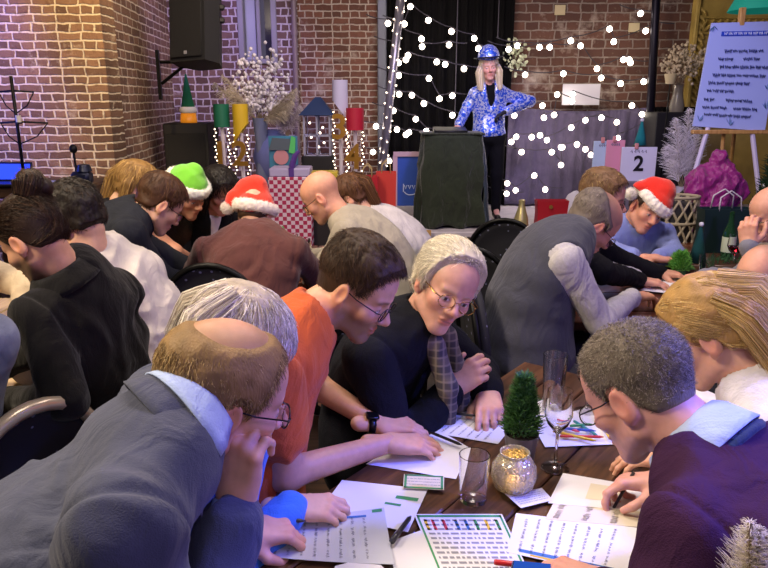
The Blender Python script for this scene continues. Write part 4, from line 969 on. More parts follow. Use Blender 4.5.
# ------------------------------------------------------------------ papers on the main table
TZ = .752
PAPER = mat('paper', '#dedce4', rough=.7, bump=.08, bscale=60); CREAMP = mat('cream_paper', '#d8cdb8', rough=.7); GLOSS = mat('glossy_card', '#c9ccd6', rough=.12, coat=.6)
INK = mat('ink', '#6c6d7c', rough=.6); GRN = mat('green_print', '#3f8f5f', rough=.6); BLUP = mat('blue_print', '#3f6fb0', rough=.5); YEL = mat('yellow_print', '#d9b23f', rough=.6); REDP = mat('red_print', '#b8324a', rough=.6)
_lay = [0]
def sheet(label, q, m=None, name='quiz_sheet', cat='paper', z=None, group='papers on the main table', lines=0, rows_m=None, curl=.0, border=None, extra=None, cols=1, scr=True):
    "q = four corners seen at pixels, laid flat on the table"
    _lay[0] += 1; zz = (z or TZ)+.0007*_lay[0]; c = [Pz(x, y, zz) for x, y in q]; c = np.array(c); m = m or PAPER
    G = np.array([[(c[0]*(1-s)+c[1]*s)*(1-t)+(c[3]*(1-s)+c[2]*s)*t+A(0, 0, curl*((2*s-1)**2*(2*t-1)**2)) for t in np.linspace(0, 1, 7)] for s in np.linspace(0, 1, 7)])
    n = np.cross(G[1, 0]-G[0, 0], G[0, 1]-G[0, 0])
    if n[2] < 0: G = G[:, ::-1]
    mb = MB().grid(G, .0005); o = mk(name, np.vstack(mb.V), mb.F, m, None, smooth=False); tag(o, label, cat, group)
    B = lambda s, t: (c[0]*(1-s)+c[1]*s)*(1-t)+(c[3]*(1-s)+c[2]*s)*t+A(0, 0, .0006+curl*((2*s-1)**2*(2*t-1)**2))
    def strip(mb, s0, s1, t0, t1): 
        v = [B(s0, t0), B(s1, t0), B(s1, t1), B(s0, t1)]; nn = np.cross(v[1]-v[0], v[2]-v[0]); mb.add(v if nn[2] > 0 else v[::-1], [(0, 1, 2, 3)])
    if lines:
        mb = MB()
        for k in range(cols):
            s0 = .08+k*.88/cols; s1 = s0+.88/cols-.05
            for i in range(lines):
                t = .10+.82*i/lines; s = s0
                while s < s1-.02:
                    w = min(random.uniform(.02, .09), s1-s)
                    if scr:
                        k_ = max(2, int(w/.012))
                        pts = [B(s+w*j/k_, t+(.25 if j % 2 else -.25)*.5/lines*random.uniform(.4, 1)) for j in range(k_+1)]
                        for a, b in zip(pts[:-1], pts[1:]):
                            d = np.cross(nrm(b-a), (0, 0, 1))*.0005; v = [a-d, b-d, b+d, a+d]; mb.add(v[::-1] if np.cross(v[1]-v[0], v[2]-v[0])[2] < 0 else v, [(0, 1, 2, 3)])
                    else: strip(mb, s, s+w, t, t+.35/lines)
                    s += w+.022
        p = mb.build('printed_text', rows_m or INK, o, smooth=False); 
    if border:
        mb = MB(); bm, bw = border
        for a in ((.02, .98, .02, .02+bw), (.02, .98, .98-bw, .98), (.02, .02+bw*.6, .02, .98), (.98-bw*.6, .98, .02, .98)): strip(mb, *a)
        mb.build('printed_border', bm, o, smooth=False)
    for e in (extra or ()):
        mb = MB()
        for r in e[2]: strip(mb, *r)
        mb.build(e[0], e[1], o, smooth=False)
    return o
sheet('plain white sheet under the orange-shirted man\'s hands', [(366, 464), (428, 424), (470, 448), (456, 479)])
sheet('lined quiz sheet under the old man\'s hand', [(424, 431), (452, 412), (514, 424), (498, 444)], lines=7, cols=2)
sheet('white sheet lying under the old man\'s elbow', [(440, 408), (470, 396), (500, 402), (480, 416)])
sheet('white sheet under the coloured pencils', [(545, 447), (530, 420), (590, 408), (620, 444)])
sheet('white sheet behind the potted conifer', [(506, 432), (512, 402), (555, 398), (560, 425)])
sheet('white sheet with two green bars left of the tumbler', [(342, 480), (428, 489), (408, 532), (318, 512)], extra=[('green_bar', GRN, [(.70, .95, .25, .33), (.62, .80, .45, .50)])])
sheet('blank white sheet at the bottom between two menus', [(388, 542), (450, 520), (470, 580), (396, 580)])
sheet('answer sheet with a green edge and rows of coloured bars', [(414, 514), (502, 514), (532, 578), (440, 578)], border=(GRN, .04), lines=11, scr=False, rows_m=mat('grey_print', '#8b8b9a'),
      extra=[*[('coloured_bar', mm_, [(s_, s_+.035, .1, .28)]) for s_, mm_ in ((.08, YEL), (.16, REDP), (.28, REDP), (.42, BLUP), (.53, BLUP), (.64, GRN), (.76, YEL), (.88, GRN))]])
sheet('drinks menu with a blue stripe at the bottom right', [(507, 552), (516, 513), (640, 528), (625, 578)], lines=8, cols=3, extra=[('blue_stripe', BLUP, [(.06, .13, .1, .9)]), ('yellow_bar', YEL, [(.02, .05, .2, .8)])])
sheet('large cream sheet in front of the sweatered man', [(545, 519), (556, 498), (655, 512), (650, 528)], m=CREAMP, lines=3, rows_m=mat('faint_print', '#a89f8c'), cols=2)
sheet('open white leaflet under the sweatered man\'s pen', [(548, 503), (563, 473), (650, 488), (648, 512)], extra=[('beige_patch', CREAMP, [(.25, .8, .35, .7)])])
sheet('small printed slip beside the candle jar', [(505, 494), (542, 488), (553, 500), (521, 508)], lines=6)
sheet('small green-edged card left of the tumbler', [(404, 474), (444, 476), (444, 490), (403, 488)], m=CREAMP, border=(GRN, .10), lines=4)
sheet('glossy laminated menu with green corners and a blue stripe, bottom left of centre', [(246, 556), (258, 521), (384, 509), (394, 566)], m=GLOSS, name='laminated_menu', cat='menu', lines=9, cols=4, curl=.004, extra=[('blue_stripe', BLUP, [(.86, .90, .12, .85)]), ('green_corner', GRN, [(.93, .985, .02, .10), (.93, .985, .9, .98), (.78, .84, .02, .06), (.02, .06, .02, .12)])])
sheet('white sheet in the bottom corner below the laminated menu', [(335, 566), (372, 556), (396, 580), (330, 582)])
def pen(label, a, b, m, r=.0042, z=.76, tip=None, name='pencil', group=None, cat='pencil', z2=None):
    p, q = Pz(*a, z+.004*0), Pz(*b, z2 or z); d = nrm(q-p)
    o = MB().tube([p, p+d*.004, q-d*.012, q], [r*.8, r, r, r*.25], n=8).build(name, m, None, smooth=True); tag(o, label, cat, group)
    if tip: 
        c = MB().tube([p-d*.001, p+(q-p)*.35], r*1.18, n=10).build('cap', tip, o, smooth=True)
    return o
PC = lambda c: mat('pencil_'+c.strip('#'), c, rough=.35, coat=.4)
pen('black marker pen lying on the sheets at the bottom centre', (392, 541), (411, 516), PC('#15151a'), r=.0055, name='marker_pen', cat='pen', tip=PC('#2a2a30'), z=.772)
pen('thin dark pencil resting by the old man\'s hand', (438, 411), (476, 416), PC('#1c1a20'), z=.768)
pen('black pen lying by the orange-shirted man\'s fingers', (430, 432), (462, 445), PC('#17171c'), z=.766, name='ballpoint_pen', cat='pen')
pen('red marker lying at the very bottom edge beside the phone', (494, 562), (532, 566), PC('#c2202a'), r=.006, name='marker_pen', cat='pen', z=.772)
pen('black pen held over the laminated menu', (268, 519), (306, 521), PC('#22222a'), z=.80, name='ballpoint_pen', cat='pen')
for a, b, c, t in (((553, 431), (596, 441), '#d9b52c', 'yellow pencil'), ((560, 436), (604, 437), '#c9302a', 'red pencil'), ((562, 428), (596, 431), '#2b4fa8', 'blue pencil'), ((574, 421), (598, 436), '#1f7d8a', 'teal pencil'),
                   ((570, 426), (592, 424), '#2f8a4a', 'green pencil'), ((596, 414), (611, 440), '#e0c23a', 'yellow pencil, lying crosswise at the right'), ((556, 424), (580, 432), '#d2476a', 'pink pencil')):
    pen(f'{t} in the loose heap beside the wine glass', a, b, PC(c), z=.762+random.random()*.006, group='coloured pencils on the main table')
# smartphone in the sweatered man's hand
fR = frame(A(.9, -.35, .15), A(-.1, -.25, 1)); pc = Pz(548, 580, .80)
ph = MB().box(pc, (.072, .145, .008), fR, bev=.003).build('smartphone', mat('phone_black', '#0b0b10', rough=.2)); tag(ph, 'smartphone with a glowing blue screen at the bottom edge', 'phone')
MB().box(pc+fR @ A(0, 0, .0045), (.066, .136, .0008), fR).build('screen', mat('phone_screen', '#1a3a8a', emit='#1c4aa8', es=.6, rough=.1), ph, smooth=False)
# ------------------------------------------------------------------ glassware
def glass_mat(name='clear_glass', col='#ffffff', r=.0): return mat(name, col, rough=r, trans=1., ior=1.45, spec=.6)
GL = glass_mat()
def lathe_thing(name, label, cat, base, outer, m, inner=None, parent=None, n=32, group=None):
    mb = MB(); prof = list(outer)+(list(inner)[::-1] if inner else [])
    mb.lathe(prof, base, n=n); o = mb.build(name, m, parent, smooth='auto')
    if parent is None: tag(o, label, cat, group)
    return o
b = Pz(473, 500, TZ+.006)
t = lathe_thing('tumbler', 'clear water tumbler beside the silver candle jar', 'glass', b, [(0, 0), (.030, 0), (.032, .004), (.036, .118)], GL, [(0, .012), (.029, .012), (.0335, .118)])
def wineglass(label, base, h=.20, rb=.036, rt=.029, stem=.09, wine=None, group='stemmed glasses', flute=False):
    o = [(0, 0), (rb, 0), (rb, .002), (.008, .008), (.0038, .016), (.0038, stem), (.010, stem+.008), (rb*.75, stem+.030), (rb*.98, stem+(h-stem)*.45), (rt, h)]
    i = [(0, stem+.013), (.008, stem+.014), (rb*.72, stem+.034), (rb*.94, stem+(h-stem)*.45), (rt-.0012, h)]
    g = lathe_thing('wine_glass', label, 'glass', base, o, GL, i, group=group)
    if wine:
        mm = glass_mat('wine_'+wine.strip('#'), wine); lathe_thing('wine', '', '', base, [(0, stem+.016), (.008, stem+.017), (rb*.70, stem+.037), (rb*.92, stem+(h-stem)*.42), (0, stem+(h-stem)*.42)], mm, parent=None if False else g)
    return g
b1 = Pz(555, 468, TZ+.001); wineglass('tall stemmed wine glass just right of the potted conifer', b1, h=.215, rb=.036, rt=.031, stem=.095)
b2 = Pz(552, 412, TZ); lathe_thing('beer_glass', 'tall straight-sided glass behind the potted conifer', 'glass', b2, [(0, 0), (.026, 0), (.030, .006), (.036, .185)], GL, [(0, .014), (.026, .014), (.0345, .185)])
b3 = Pz(586, 412, TZ); wineglass('stemmed glass half hidden by the sweatered man\'s head', b3, h=.17, rb=.036, rt=.030, stem=.07)
# candle jar
b = Pz(513, 489, TZ+.001)
def jarmat():
    m = bpy.data.materials.new('crackled_silver_glass'); m.use_nodes = True; n = m.node_tree.nodes; L = m.node_tree.links; p = n['Principled BSDF']; tc = n.new('ShaderNodeTexCoord')
    v = n.new('ShaderNodeTexVoronoi'); v.feature = 'DISTANCE_TO_EDGE'; v.inputs['Scale'].default_value = 95; L.new(tc.outputs['Object'], v.inputs['Vector'])
    bp = n.new('ShaderNodeBump'); bp.inputs['Strength'].default_value = .9; bp.inputs['Distance'].default_value = .004; L.new(v.outputs[0], bp.inputs['Height']); L.new(bp.outputs[0], p.inputs['Normal'])
    p.inputs['Base Color'].default_value = (*srgb('#cfc9b2'), 1); p.inputs['Roughness'].default_value = .22; p.inputs['Transmission Weight'].default_value = .55; p.inputs['Metallic'].default_value = .25
    return m
jo = [(0, 0), (.034, 0), (.047, .012), (.055, .035), (.053, .062), (.040, .084), (.034, .092), (.036, .100)]; ji = [(0, .006), (.030, .008), (.043, .016), (.051, .036), (.049, .060), (.036, .082), (.031, .092), (.033, .100)]
j = lathe_thing('candle_jar', 'round crackled silver glass tealight jar glowing from inside', 'candle holder', b, jo, jarmat(), ji, n=40)
MB().lathe([(0, .008), (.019, .008), (.019, .022), (0, .022)], b, n=20).build('tealight', mat('wax', '#f3ead2', rough=.5, emit='#ffc979', es=5), j)
MB().lathe([(0, .024), (.003, .028), (.0035, .033), (0, .044)], b, n=10).build('flame', mat('flame', '#ffcc77', emit='#ffb860', es=60), j)
# potted conifer
b = Pz(520, 461, TZ+.001)
pt = lathe_thing('potted_conifer', 'little potted conifer in a grey-silver pot in the middle of the main table', 'plant', b, [(0, 0), (.032, 0), (.036, .006), (.043, .075), (.045, .080)], mat('pewter', '#86848e', rough=.35, metal=.6), [(0, .066), (.040, .066), (.042, .080)])
LEAF = mat('conifer_green', '#2f5a2c', rough=.6, attr=True)
def conifer(base, h, r, n, cols=('#1f4a22', '#4f7f3f'), droop=.35, ln=.02, rr=.0012, name='needles', parent=None):
    rg = np.random.default_rng(int(base[0]*1000) % 997); t = rg.random(n)**.8; ph = rg.random(n)*2*math.pi; q = np.sqrt(rg.random(n))*r*(1-t*.86)*(.5+.5*np.minimum(1, t*6+.3))
    p0 = np.stack([q*np.cos(ph), q*np.sin(ph), t*h], 1)+base; d = np.stack([np.cos(ph), np.sin(ph), .9+0*ph], 1)+rg.normal(size=(n, 3))*.45; d /= np.linalg.norm(d, axis=1)[:, None]
    path = p0[:, None]+d[:, None]*(np.linspace(0, 1, 3)[None]*(ln*(.6+.8*rg.random(n)))[:, None])[..., None]
    V, Q = strands(path, np.tile([rr*1.2, rr, rr*.4], (n, 1))); a, bb = np.array(srgb(cols[0])), np.array(srgb(cols[1])); f = rg.random(n)[:, None]
    return mk(name, V, Q, LEAF, parent, cols=np.repeat(a*(1-f)+bb*f, 9, axis=0))
conifer(b+A(0, 0, .078), .155, .052, 3200, parent=pt); MB().tube([b+A(0, 0, .06), b+A(0, 0, .20)], .004, n=6).build('stem', mat('bark', '#4a3524'), pt)
MB().lathe([(0, .068), (.040, .066)], b, n=20).build('soil', mat('soil', '#241a13', rough=1, bump=1., bscale=200), pt)
# black watch of the blue-shirted guest and the sweatered man's pen
MET = mat('watch_black', '#0d0d12', rough=.3, metal=.3)
def watch(pr, side, m=MET, name='watch'):
    w = pr['W'][side]; d = nrm(pr['hands'][side]['R'][:, 1]); up = pr['hands'][side]['R'][:, 2]; x = pr['hands'][side]['R'][:, 0]; c = w-d*.018; R = np.column_stack([x, d, up])
    mb = MB(); mb.grid(np.array([[c+R @ A(.030*math.cos(a), y, .0235*math.sin(a)) for a in np.linspace(0, 2*math.pi, 24, endpoint=False)] for y in (-.010, .010)]), .002, closed=True); o = mb.build(name, m, pr['o'], smooth=True)
    MB().box(c+R @ A(0, 0, .026), (.034, .036, .008), R, bev=.003).build('dial', m, o)
watch(PE['blue'], 1); watch(PE['orange'], -1); watch(PE['old'], -1, GOLDW)
hR = PE['sweater']['hands'][1]['R']; wv = PE['sweater']['W'][1]; q = wv+hR @ A(-.02, .085, -.03)
o = MB().tube([q+A(.02, .02, .05), q-A(.03, -.0, .04)], [.004, .0035], n=8).build('ballpoint_pen', PC('#2a2a34')); tag(o, 'slim pen held by the man in the aubergine sweater', 'pen')
# ---- scarf of the old man
pr = PE['old']
def plaid(name, base, a_, b_):
    m = bpy.data.materials.new(name); m.use_nodes = True; n = m.node_tree.nodes; L = m.node_tree.links; p = n['Principled BSDF']; tc = n.new('ShaderNodeTexCoord'); col = None
    prev = None
    for i, (d, sc, lo, c) in enumerate((('X', 7, .62, a_), ('Z', 7, .62, a_), ('X', 14, .95, b_), ('Z', 14, .95, b_))):
        w = n.new('ShaderNodeTexWave'); w.bands_direction = d; w.inputs['Scale'].default_value = sc; L.new(tc.outputs['Object'], w.inputs['Vector'])
        r = n.new('ShaderNodeMapRange'); r.inputs[1].default_value = lo-.2; r.inputs[2].default_value = lo; r.inputs[4].default_value = .55; L.new(w.outputs['Fac'], r.inputs[0])
        x = n.new('ShaderNodeMix'); x.data_type = 'RGBA'; L.new(r.outputs[0], x.inputs[0]); x.inputs[7].default_value = (*srgb(c), 1)
        if prev is None: x.inputs[6].default_value = (*srgb(base), 1)
        else: L.new(prev, x.inputs[6])
        prev = x.outputs[2]
    L.new(prev, p.inputs['Base Color']); p.inputs['Roughness'].default_value = .95; return m
PLD = plaid('plaid_wool', '#665a50', '#34323c', '#8d8070')
N, T1, fw, rt_ = pr['N'], pr['T1'], pr['fwd'], pr['right']
for s in (-1, 1):
    f = F(); f.chain([N-fw*.050+A(0, 0, .040), N+rt_*s*.068+A(0, 0, .030)+fw*.01, N+fw*.075+rt_*s*.045-A(0, 0, .04), N+fw*.125+rt_*s*.050-A(0, 0, .16), N+fw*.13+rt_*s*.05-A(0, 0, .30)], [.022, .026, .027, .026, .022], k=.02)
    V, Q = f.mesh(.005, .02); V = V+vnormals(V, Q)*(wrinkle(V*2.2, 5)*.004)[:, None]; mk('scarf', V, Q, PLD, pr['o'])
# sequins for the presenter and her hat
def sequins(name, c1, c2):
    m = bpy.data.materials.new(name); m.use_nodes = True; n = m.node_tree.nodes; L = m.node_tree.links; p = n['Principled BSDF']; tc = n.new('ShaderNodeTexCoord')
    v = n.new('ShaderNodeTexVoronoi'); v.inputs['Scale'].default_value = 62; L.new(tc.outputs['Object'], v.inputs['Vector'])
    r = n.new('ShaderNodeValToRGB'); r.color_ramp.elements[0].position = .35; r.color_ramp.elements[1].position = .75; r.color_ramp.elements[0].color = (*srgb(c1), 1); r.color_ramp.elements[1].color = (*srgb(c2), 1)
    sp = n.new('ShaderNodeSeparateColor'); L.new(v.outputs['Color'], sp.inputs[0]); L.new(sp.outputs[0], r.inputs[0]); L.new(r.outputs[0], p.inputs['Base Color'])
    p.inputs['Metallic'].default_value = .45; p.inputs['Roughness'].default_value = .35
    nm = n.new('ShaderNodeBump'); nm.inputs['Strength'].default_value = 1; nm.inputs['Distance'].default_value = .02; L.new(sp.outputs[1], nm.inputs['Height']); L.new(nm.outputs[0], p.inputs['Normal']); return m
SQ = sequins('sequin_blue', '#2f60ee', '#d4dcff')
for ch in PE['host']['o'].children:
    if ch.name.startswith('jacket'): ch.data.materials[0] = SQ
h = PE['host']; f = F(); f.el((0, -.01, .080), (.104, .120, .125)); f.rc((-.3, 0, -.17), (.3, 0, -.17), .25, k=.01, neg=True); V, Q = f.mesh(.005); hat = mk('bowler_hat', h['toW'](V), Q, SQ, h['o'])
MB().lathe([(.088, 0), (.135, .004), (.140, .014), (.134, .012), (.088, .008)], (0, 0, 0), n=30).build('tmp', SQ); tm = bpy.data.objects['tmp']; vv_ = np.array([v.co[:] for v in tm.data.vertices])*np.array([1, 1.1, 1])+np.array([0, -.01, .078])
brimV = h['toW'](vv_); brimF = [tuple(p.vertices) for p in tm.data.polygons]; bpy.data.objects.remove(tm); mk('hat_brim', brimV, brimF, mat('dark_brim', '#15172a', rough=.5), hat)
# ------------------------------------------------------------------ stage and backdrop
BLKC = cloth('black_curtain', '#060506', sheen=0., fold=0)
def drape(name, label, x0, x1, z0, z1, Y, m, amp=.05, waves=9, cat='curtain', sag=0., nx=90, nz=24, seed=0):
    rg = random.Random(seed); G = []
    for i in range(nz):
        t = i/(nz-1); row = []
        for j in range(nx):
            s = j/(nx-1); x = x0+(x1-x0)*s; ph = waves*2*math.pi*s+.6*math.sin(5*s+seed)+.5*math.sin(3*t+4*s)
            row.append((x, Y+amp*math.sin(ph)*(.5+.5*t)+amp*.5*math.sin(ph*2.3+t*2+seed), z1-(z1-z0)*t-sag*math.sin(math.pi*s)*(1-t)))
        G.append(row)
    o = MB().grid(np.array(G), .004).build(name, m, None, smooth=True); return tag(o, label, cat)
drape('stage_curtain', 'tall black curtain hung behind the string lights', xc0+.03, xc1+.02, .36, 4.15, 8.86, BLKC, waves=11)
VIO = cloth('grey_violet_backdrop', '#4f4762', fold=.8, var=.15)
xd0, xd1 = P(508, 150, 8.7)[0], P(652, 150, 8.7)[0]
drape('backdrop_cloth', 'creased grey-violet cloth pinned along the lower brick wall behind the stage', xd0, xd1, .37, P(560, 107, 8.7)[2], 8.78, VIO, amp=.025, waves=6, cat='backdrop', sag=.05, seed=3)
drape('black_backdrop', 'black cloth hanging behind the dried flowers and easel', xd1+.01, P(700, 150, 8.7)[0], .37, P(670, 107, 8.7)[2], 8.8, BLKC, amp=.02, waves=4, cat='backdrop', seed=5)
# upright poles
POLE = mat('pole_dark', '#1d1a2a', rough=.4, metal=.5)
a, b = P(651, 0, 8.55), P(651, 150, 8.55); o = MB().tube([(a[0], 8.55, 4.1), (b[0], 8.55, .36)], .048, n=14).build('light_stand', POLE, smooth=True); tag(o, 'dark vertical pole right of the stage backdrop carrying string lights', 'pole')
MB().lathe([(0, 0), (.2, 0), (.2, .02), (.05, .04), (0, .04)], (b[0], 8.55, .352), n=24).build('base', POLE, o)
for px, lab in ((457, 'thin cable hanging down the black curtain left of the presenter'), (498, 'thin cable hanging down the black curtain above the presenter')):
    q = P(px, 30, 8.72)[0]; o = MB().tube([(q, 8.72, 4.15), (q, 8.72, 2.35 if px == 498 else 1.3)], .006, n=6).build('hanging_cable', mat('cable_grey', '#4a4650')); tag(o, lab, 'cable')
WH = mat('pole_white', '#b9b4c4', rough=.5)
p0, p1 = P(405, -40, 8.4), P(380, 190, 8.4); p1 = p0+(p1-p0)*((p0[2]-.352)/(p0[2]-p1[2]))
lp = MB().tube([p0, p1], .05, n=12).build('lit_pole', mat('pole_silver', '#8d8a98', rough=.3, metal=.6), smooth=True); tag(lp, 'slanting silver pole wound with fairy lights at the left of the stage', 'pole')
BULB = mat('bulb_glow', '#fff4e0', emit='#ffeeda', es=11); TINY = mat('fairy_glow', '#fff4e0', emit='#ffe6c4', es=6)
def sph(c, r, n=8):
    prof = [(r*math.sin(t), -r*math.cos(t)) for t in np.linspace(0.05, math.pi-.05, n//2+2)]; return MB().lathe(prof, c, n=n, closed=True)
bm = None
def bulb_at(c, r, parent, m, name='bulb', cache={}):
    k = (name, r)
    if k not in cache: cache[k] = mk(name, np.vstack(sph((0, 0, 0), r, 12).V), sph((0, 0, 0), r, 12).F, m, parent, world=False); o = cache[k]
    else: o = cache[k].copy(); COL.objects.link(o); o.parent = parent
    o.location = Vector(c)-parent_loc(parent) if parent is not None else Vector(c); return o
for i in range(70):
    t = (i+.5)/70; c = p0+(p1-p0)*t; a = i*1.9; bulb_at(c+A(.055*math.cos(a), .055*math.sin(a)-.01, 0), .009, lp, TINY, 'fairy_light')
# string lights: seen positions grouped into strands
L3 = [(135,22),(60,78),(115,80),(195,68),(272,105),(348,128),(172,130),(174,156),(264,150),(362,162),(86,150),(127,185),(96,210),(120,200),(223,207),(251,215),(314,230),(96,252),(197,262),(97,315),(140,318),(232,330),(275,320),(180,346),(275,385),(78,370),(153,398),(90,433),(120,450),(130,442),(188,438),(20,422),(10,508),(64,538)]
R3 = [(463,165),(492,153),(566,158),(600,158),(518,250),(625,316),(676,315),(674,338),(515,355),(576,353),(615,384),(581,393),(482,386),(568,452),(540,458),(591,468),(488,457),(472,474),(506,508),(607,508),(638,492)]
R4 = [(286,48),(176,103),(304,110),(342,90),(38,145),(73,163),(191,148),(245,212),(225,212),(250,223),(131,244),(146,277),(297,290),(215,297),(255,375),(291,406),(345,411),(147,418),(202,434),(205,490),(90,427),(40,453),(60,513),(8,523),(90,530),(110,550),(12,262)]
R5 = [(583,197),(487,225),(517,250),(485,262),(622,247),(678,160)]
left = [(370+x/3.34, y/3.34) for x, y in L3]; right = [(370+x/3.34, y/3.34) for x, y in R3]+[(560+x/3.55, y/3.55) for x, y in R4]+[(370+x/3.55, 120+y/3.55) for x, y in R5]
CAB = mat('cable_dark', '#3a3640')
def strand_group(pts, key, step, lab, Y):
    g = {}
    for p in pts: g.setdefault(int(key(p)//step), []).append(p)
    names = sorted(g)
    for n_, k in enumerate(names):
        ps = sorted(g[k]); w = [P(x, y, Y+.02*math.sin(x)) for x, y in ps]
        side = ['top', 'second', 'third', 'fourth', 'fifth', 'sixth', 'seventh', 'eighth', 'ninth'][n_]
        e = empty('string_lights', tuple(w[0]), f'{lab}, {side} strand from the top', 'string lights', 'festoon string lights')
        path = []
        w2 = [w[0]+A(-.25, 0, .05)]+w+[w[-1]+A(.25, 0, -.02)]
        for a, b in zip(w2[:-1], w2[1:]):
            for t in np.linspace(0, 1, 7)[:-1]: path.append(a*(1-t)+b*t+A(0, 0, .045-.06*math.sin(math.pi*t)*np.linalg.norm(b-a)))
        MB().tube(path, .006, n=5).build('cable', CAB, e, smooth=True)
        for c in w: bulb_at(c, .033, e, BULB); 
strand_group(left, lambda p: p[1]-.35*(p[0]-395), 21, 'white bulbs against the black curtain', 8.5)
strand_group(right, lambda p: p[1]+.03*(p[0]-500), 24, 'white bulbs across the brick wall and violet cloth', 8.6)
# papers on wall
def wall_card(label, x0, y0, x1, y1, Y, m, name='wall_notice', cat='notice', group=None):
    a, b = P(x0, y0, Y), P(x1, y1, Y); o = MB().box(((a[0]+b[0])/2, Y, (a[2]+b[2])/2), (b[0]-a[0], .012, a[2]-b[2]), bev=.002).build(name, m); return tag(o, label, cat, group)
wall_card('blank white rectangular poster on the brick wall beside the string lights', 563, 84, 599, 105, 8.74, mat('poster_white', '#c9c6d2', rough=.5), 'wall_poster', 'poster')
CRM = mat('plaque_cream', '#c9b992', rough=.5)
wall_card('small cream wall plaque near the top of the brick wall', 555, 5, 565, 15, 8.97, CRM, 'wall_plaque', 'plaque', 'cream plaques'); wall_card('small cream wall plaque beside the dark pole', 629, 23, 639, 32, 8.97, CRM, 'wall_plaque', 'plaque', 'cream plaques')
# lectern under a cloth
GRC = cloth('dark_green_cloth', '#2a3124', fold=1., bump=.2, sheen=.3); BLC = cloth('dark_blue_satin', '#2a3c4c', rough=.35, fold=.3)
c = P(447, 133, 7.45); xl, xr_ = P(420, 140, 7.45)[0], P(482, 140, 7.45)[0]; zt = c[2]
lec = empty('draped_lectern', ((xl+xr_)/2, 7.45, STG), 'lectern draped in dark green and blue cloth on the stage edge', 'lectern')
def skirt(x0, x1, yf, yb, zt, zb, flare, amp, a0, a1, seed, rng=110):
    G = []; cx, cy = (x0+x1)/2, (yf+yb)/2; hx, hy = (x1-x0)/2, (yb-yf)/2
    for i in range(22):
        t = i/21; row = []
        for j in range(rng):
            a = a0+(a1-a0)*j/(rng-1); sx, sy = math.cos(a), math.sin(a); k = 1/max(abs(sx), abs(sy)); k = k*.6+.4*min(k, 1.12)
            fl = 1+flare*t+amp*t*(math.sin(a*9+seed)+.5*math.sin(a*17+seed*2+t*2))
            row.append((cx+hx*sx*k*fl, cy+hy*sy*k*fl, zt-(zt-zb)*t+.02*math.sin(a*7+seed)*t))
        G.append(row)
    G = np.array(G); V = G.reshape(-1, 3); wv_ = wrinkle(V*.45, seed).reshape(G.shape[:2]); t = np.linspace(0, 1, 22)[:, None]; dr = G-np.array([cx, cy, 0]); dr[..., 2] = 0; dr /= np.linalg.norm(dr, axis=2)[..., None]
    return G+dr*(wv_*.034*np.minimum(1, t*3)-.01)[..., None]
m = MB(); m.grid(skirt(xl, xr_, 7.2, 7.7, zt, STG+.02, .12, .06, -math.pi*1.02, -.22*math.pi, 1), .006); m.box(((xl+xr_)/2, 7.45, zt), (xr_-xl, .5, .02), bev=.008); m.build('green_cloth', GRC, lec, smooth=True)
m = MB(); m.grid(skirt(xl, xr_, 7.22, 7.72, zt, STG+.02, .20, .08, -.26*math.pi, .55*math.pi, 4), .006); m.build('blue_cloth', BLC, lec, smooth=True)
m = MB(); m.box(((xl+xr_)/2, 7.45, STG+(zt-STG)/2), ((xr_-xl)*.8, .4, zt-STG-.04)); m.build('stand', METB, lec)
o = MB().box((P(450, 130, 7.4)[0], 7.4, zt+.03), (.34, .26, .035), rotx(.12), bev=.006).build('laptop_case', mat('case_black', '#0e0e12', rough=.4)); tag(o, 'flat black case lying on top of the draped lectern', 'case')
# blue sign on pink frame left of lectern
a, b = P(397, 156, 7.9), P(424, 206, 7.9); sgn = empty('sign_board', ((a[0]+b[0])/2, 7.9, b[2]), 'blue sign board with white emblem in a pale frame left of the draped lectern', 'sign')
w, hh = b[0]-a[0], a[2]-b[2]; cx, cz = (a[0]+b[0])/2, (a[2]+b[2])/2
MB().box((cx, 7.92, cz), (w, .02, hh), bev=.003).build('panel', mat('sign_blue', '#2c4fa8', rough=.5), sgn)
m = MB(); m.box((cx, 7.91, a[2]+.02), (w+.08, .04, .05)); m.box((a[0]-.02, 7.91, cz-.15), (.05, .04, hh+.3)); m.box((b[0]+.02, 7.91, cz-.15), (.05, .04, hh+.3)); m.build('frame', mat('sign_frame', '#b99aa8', rough=.6), sgn)
m = MB(); m.tube([(cx+.075*math.cos(t), 7.905, cz-.10+.055*math.sin(t)) for t in np.linspace(1.12*math.pi, 1.88*math.pi, 8)], .006, n=5); m.tube([(cx-.08, 7.905, cz-.03), (cx-.08, 7.905, cz-.12)], .006, n=5); m.tube([(cx+.08, 7.905, cz-.03), (cx+.08, 7.905, cz-.12)], .006, n=5)
for i in range(4): m.tube([(cx-.07+i*.045, 7.905, cz-.045), (cx-.055+i*.045, 7.905, cz-.085), (cx-.04+i*.045, 7.905, cz-.045)], .006, n=5)
m.build('emblem', mat('sign_white', '#c8d4f2', rough=.6), sgn)
# wooden plank leaning on stage front
a, b = P(416, 231, 6.9), P(431, 250, 6.9); o = MB().box(((a[0]+b[0])/2, 6.93, (a[2]+.02)/2), (b[0]-a[0], .03, a[2]-.02), rotx(-.08)).build('plywood_board', wood('ply', '#a57d45', '#c79c5e', scale=(1, 1, 6), rough=.6)); tag(o, 'bare plywood board leaning against the stage front', 'board')
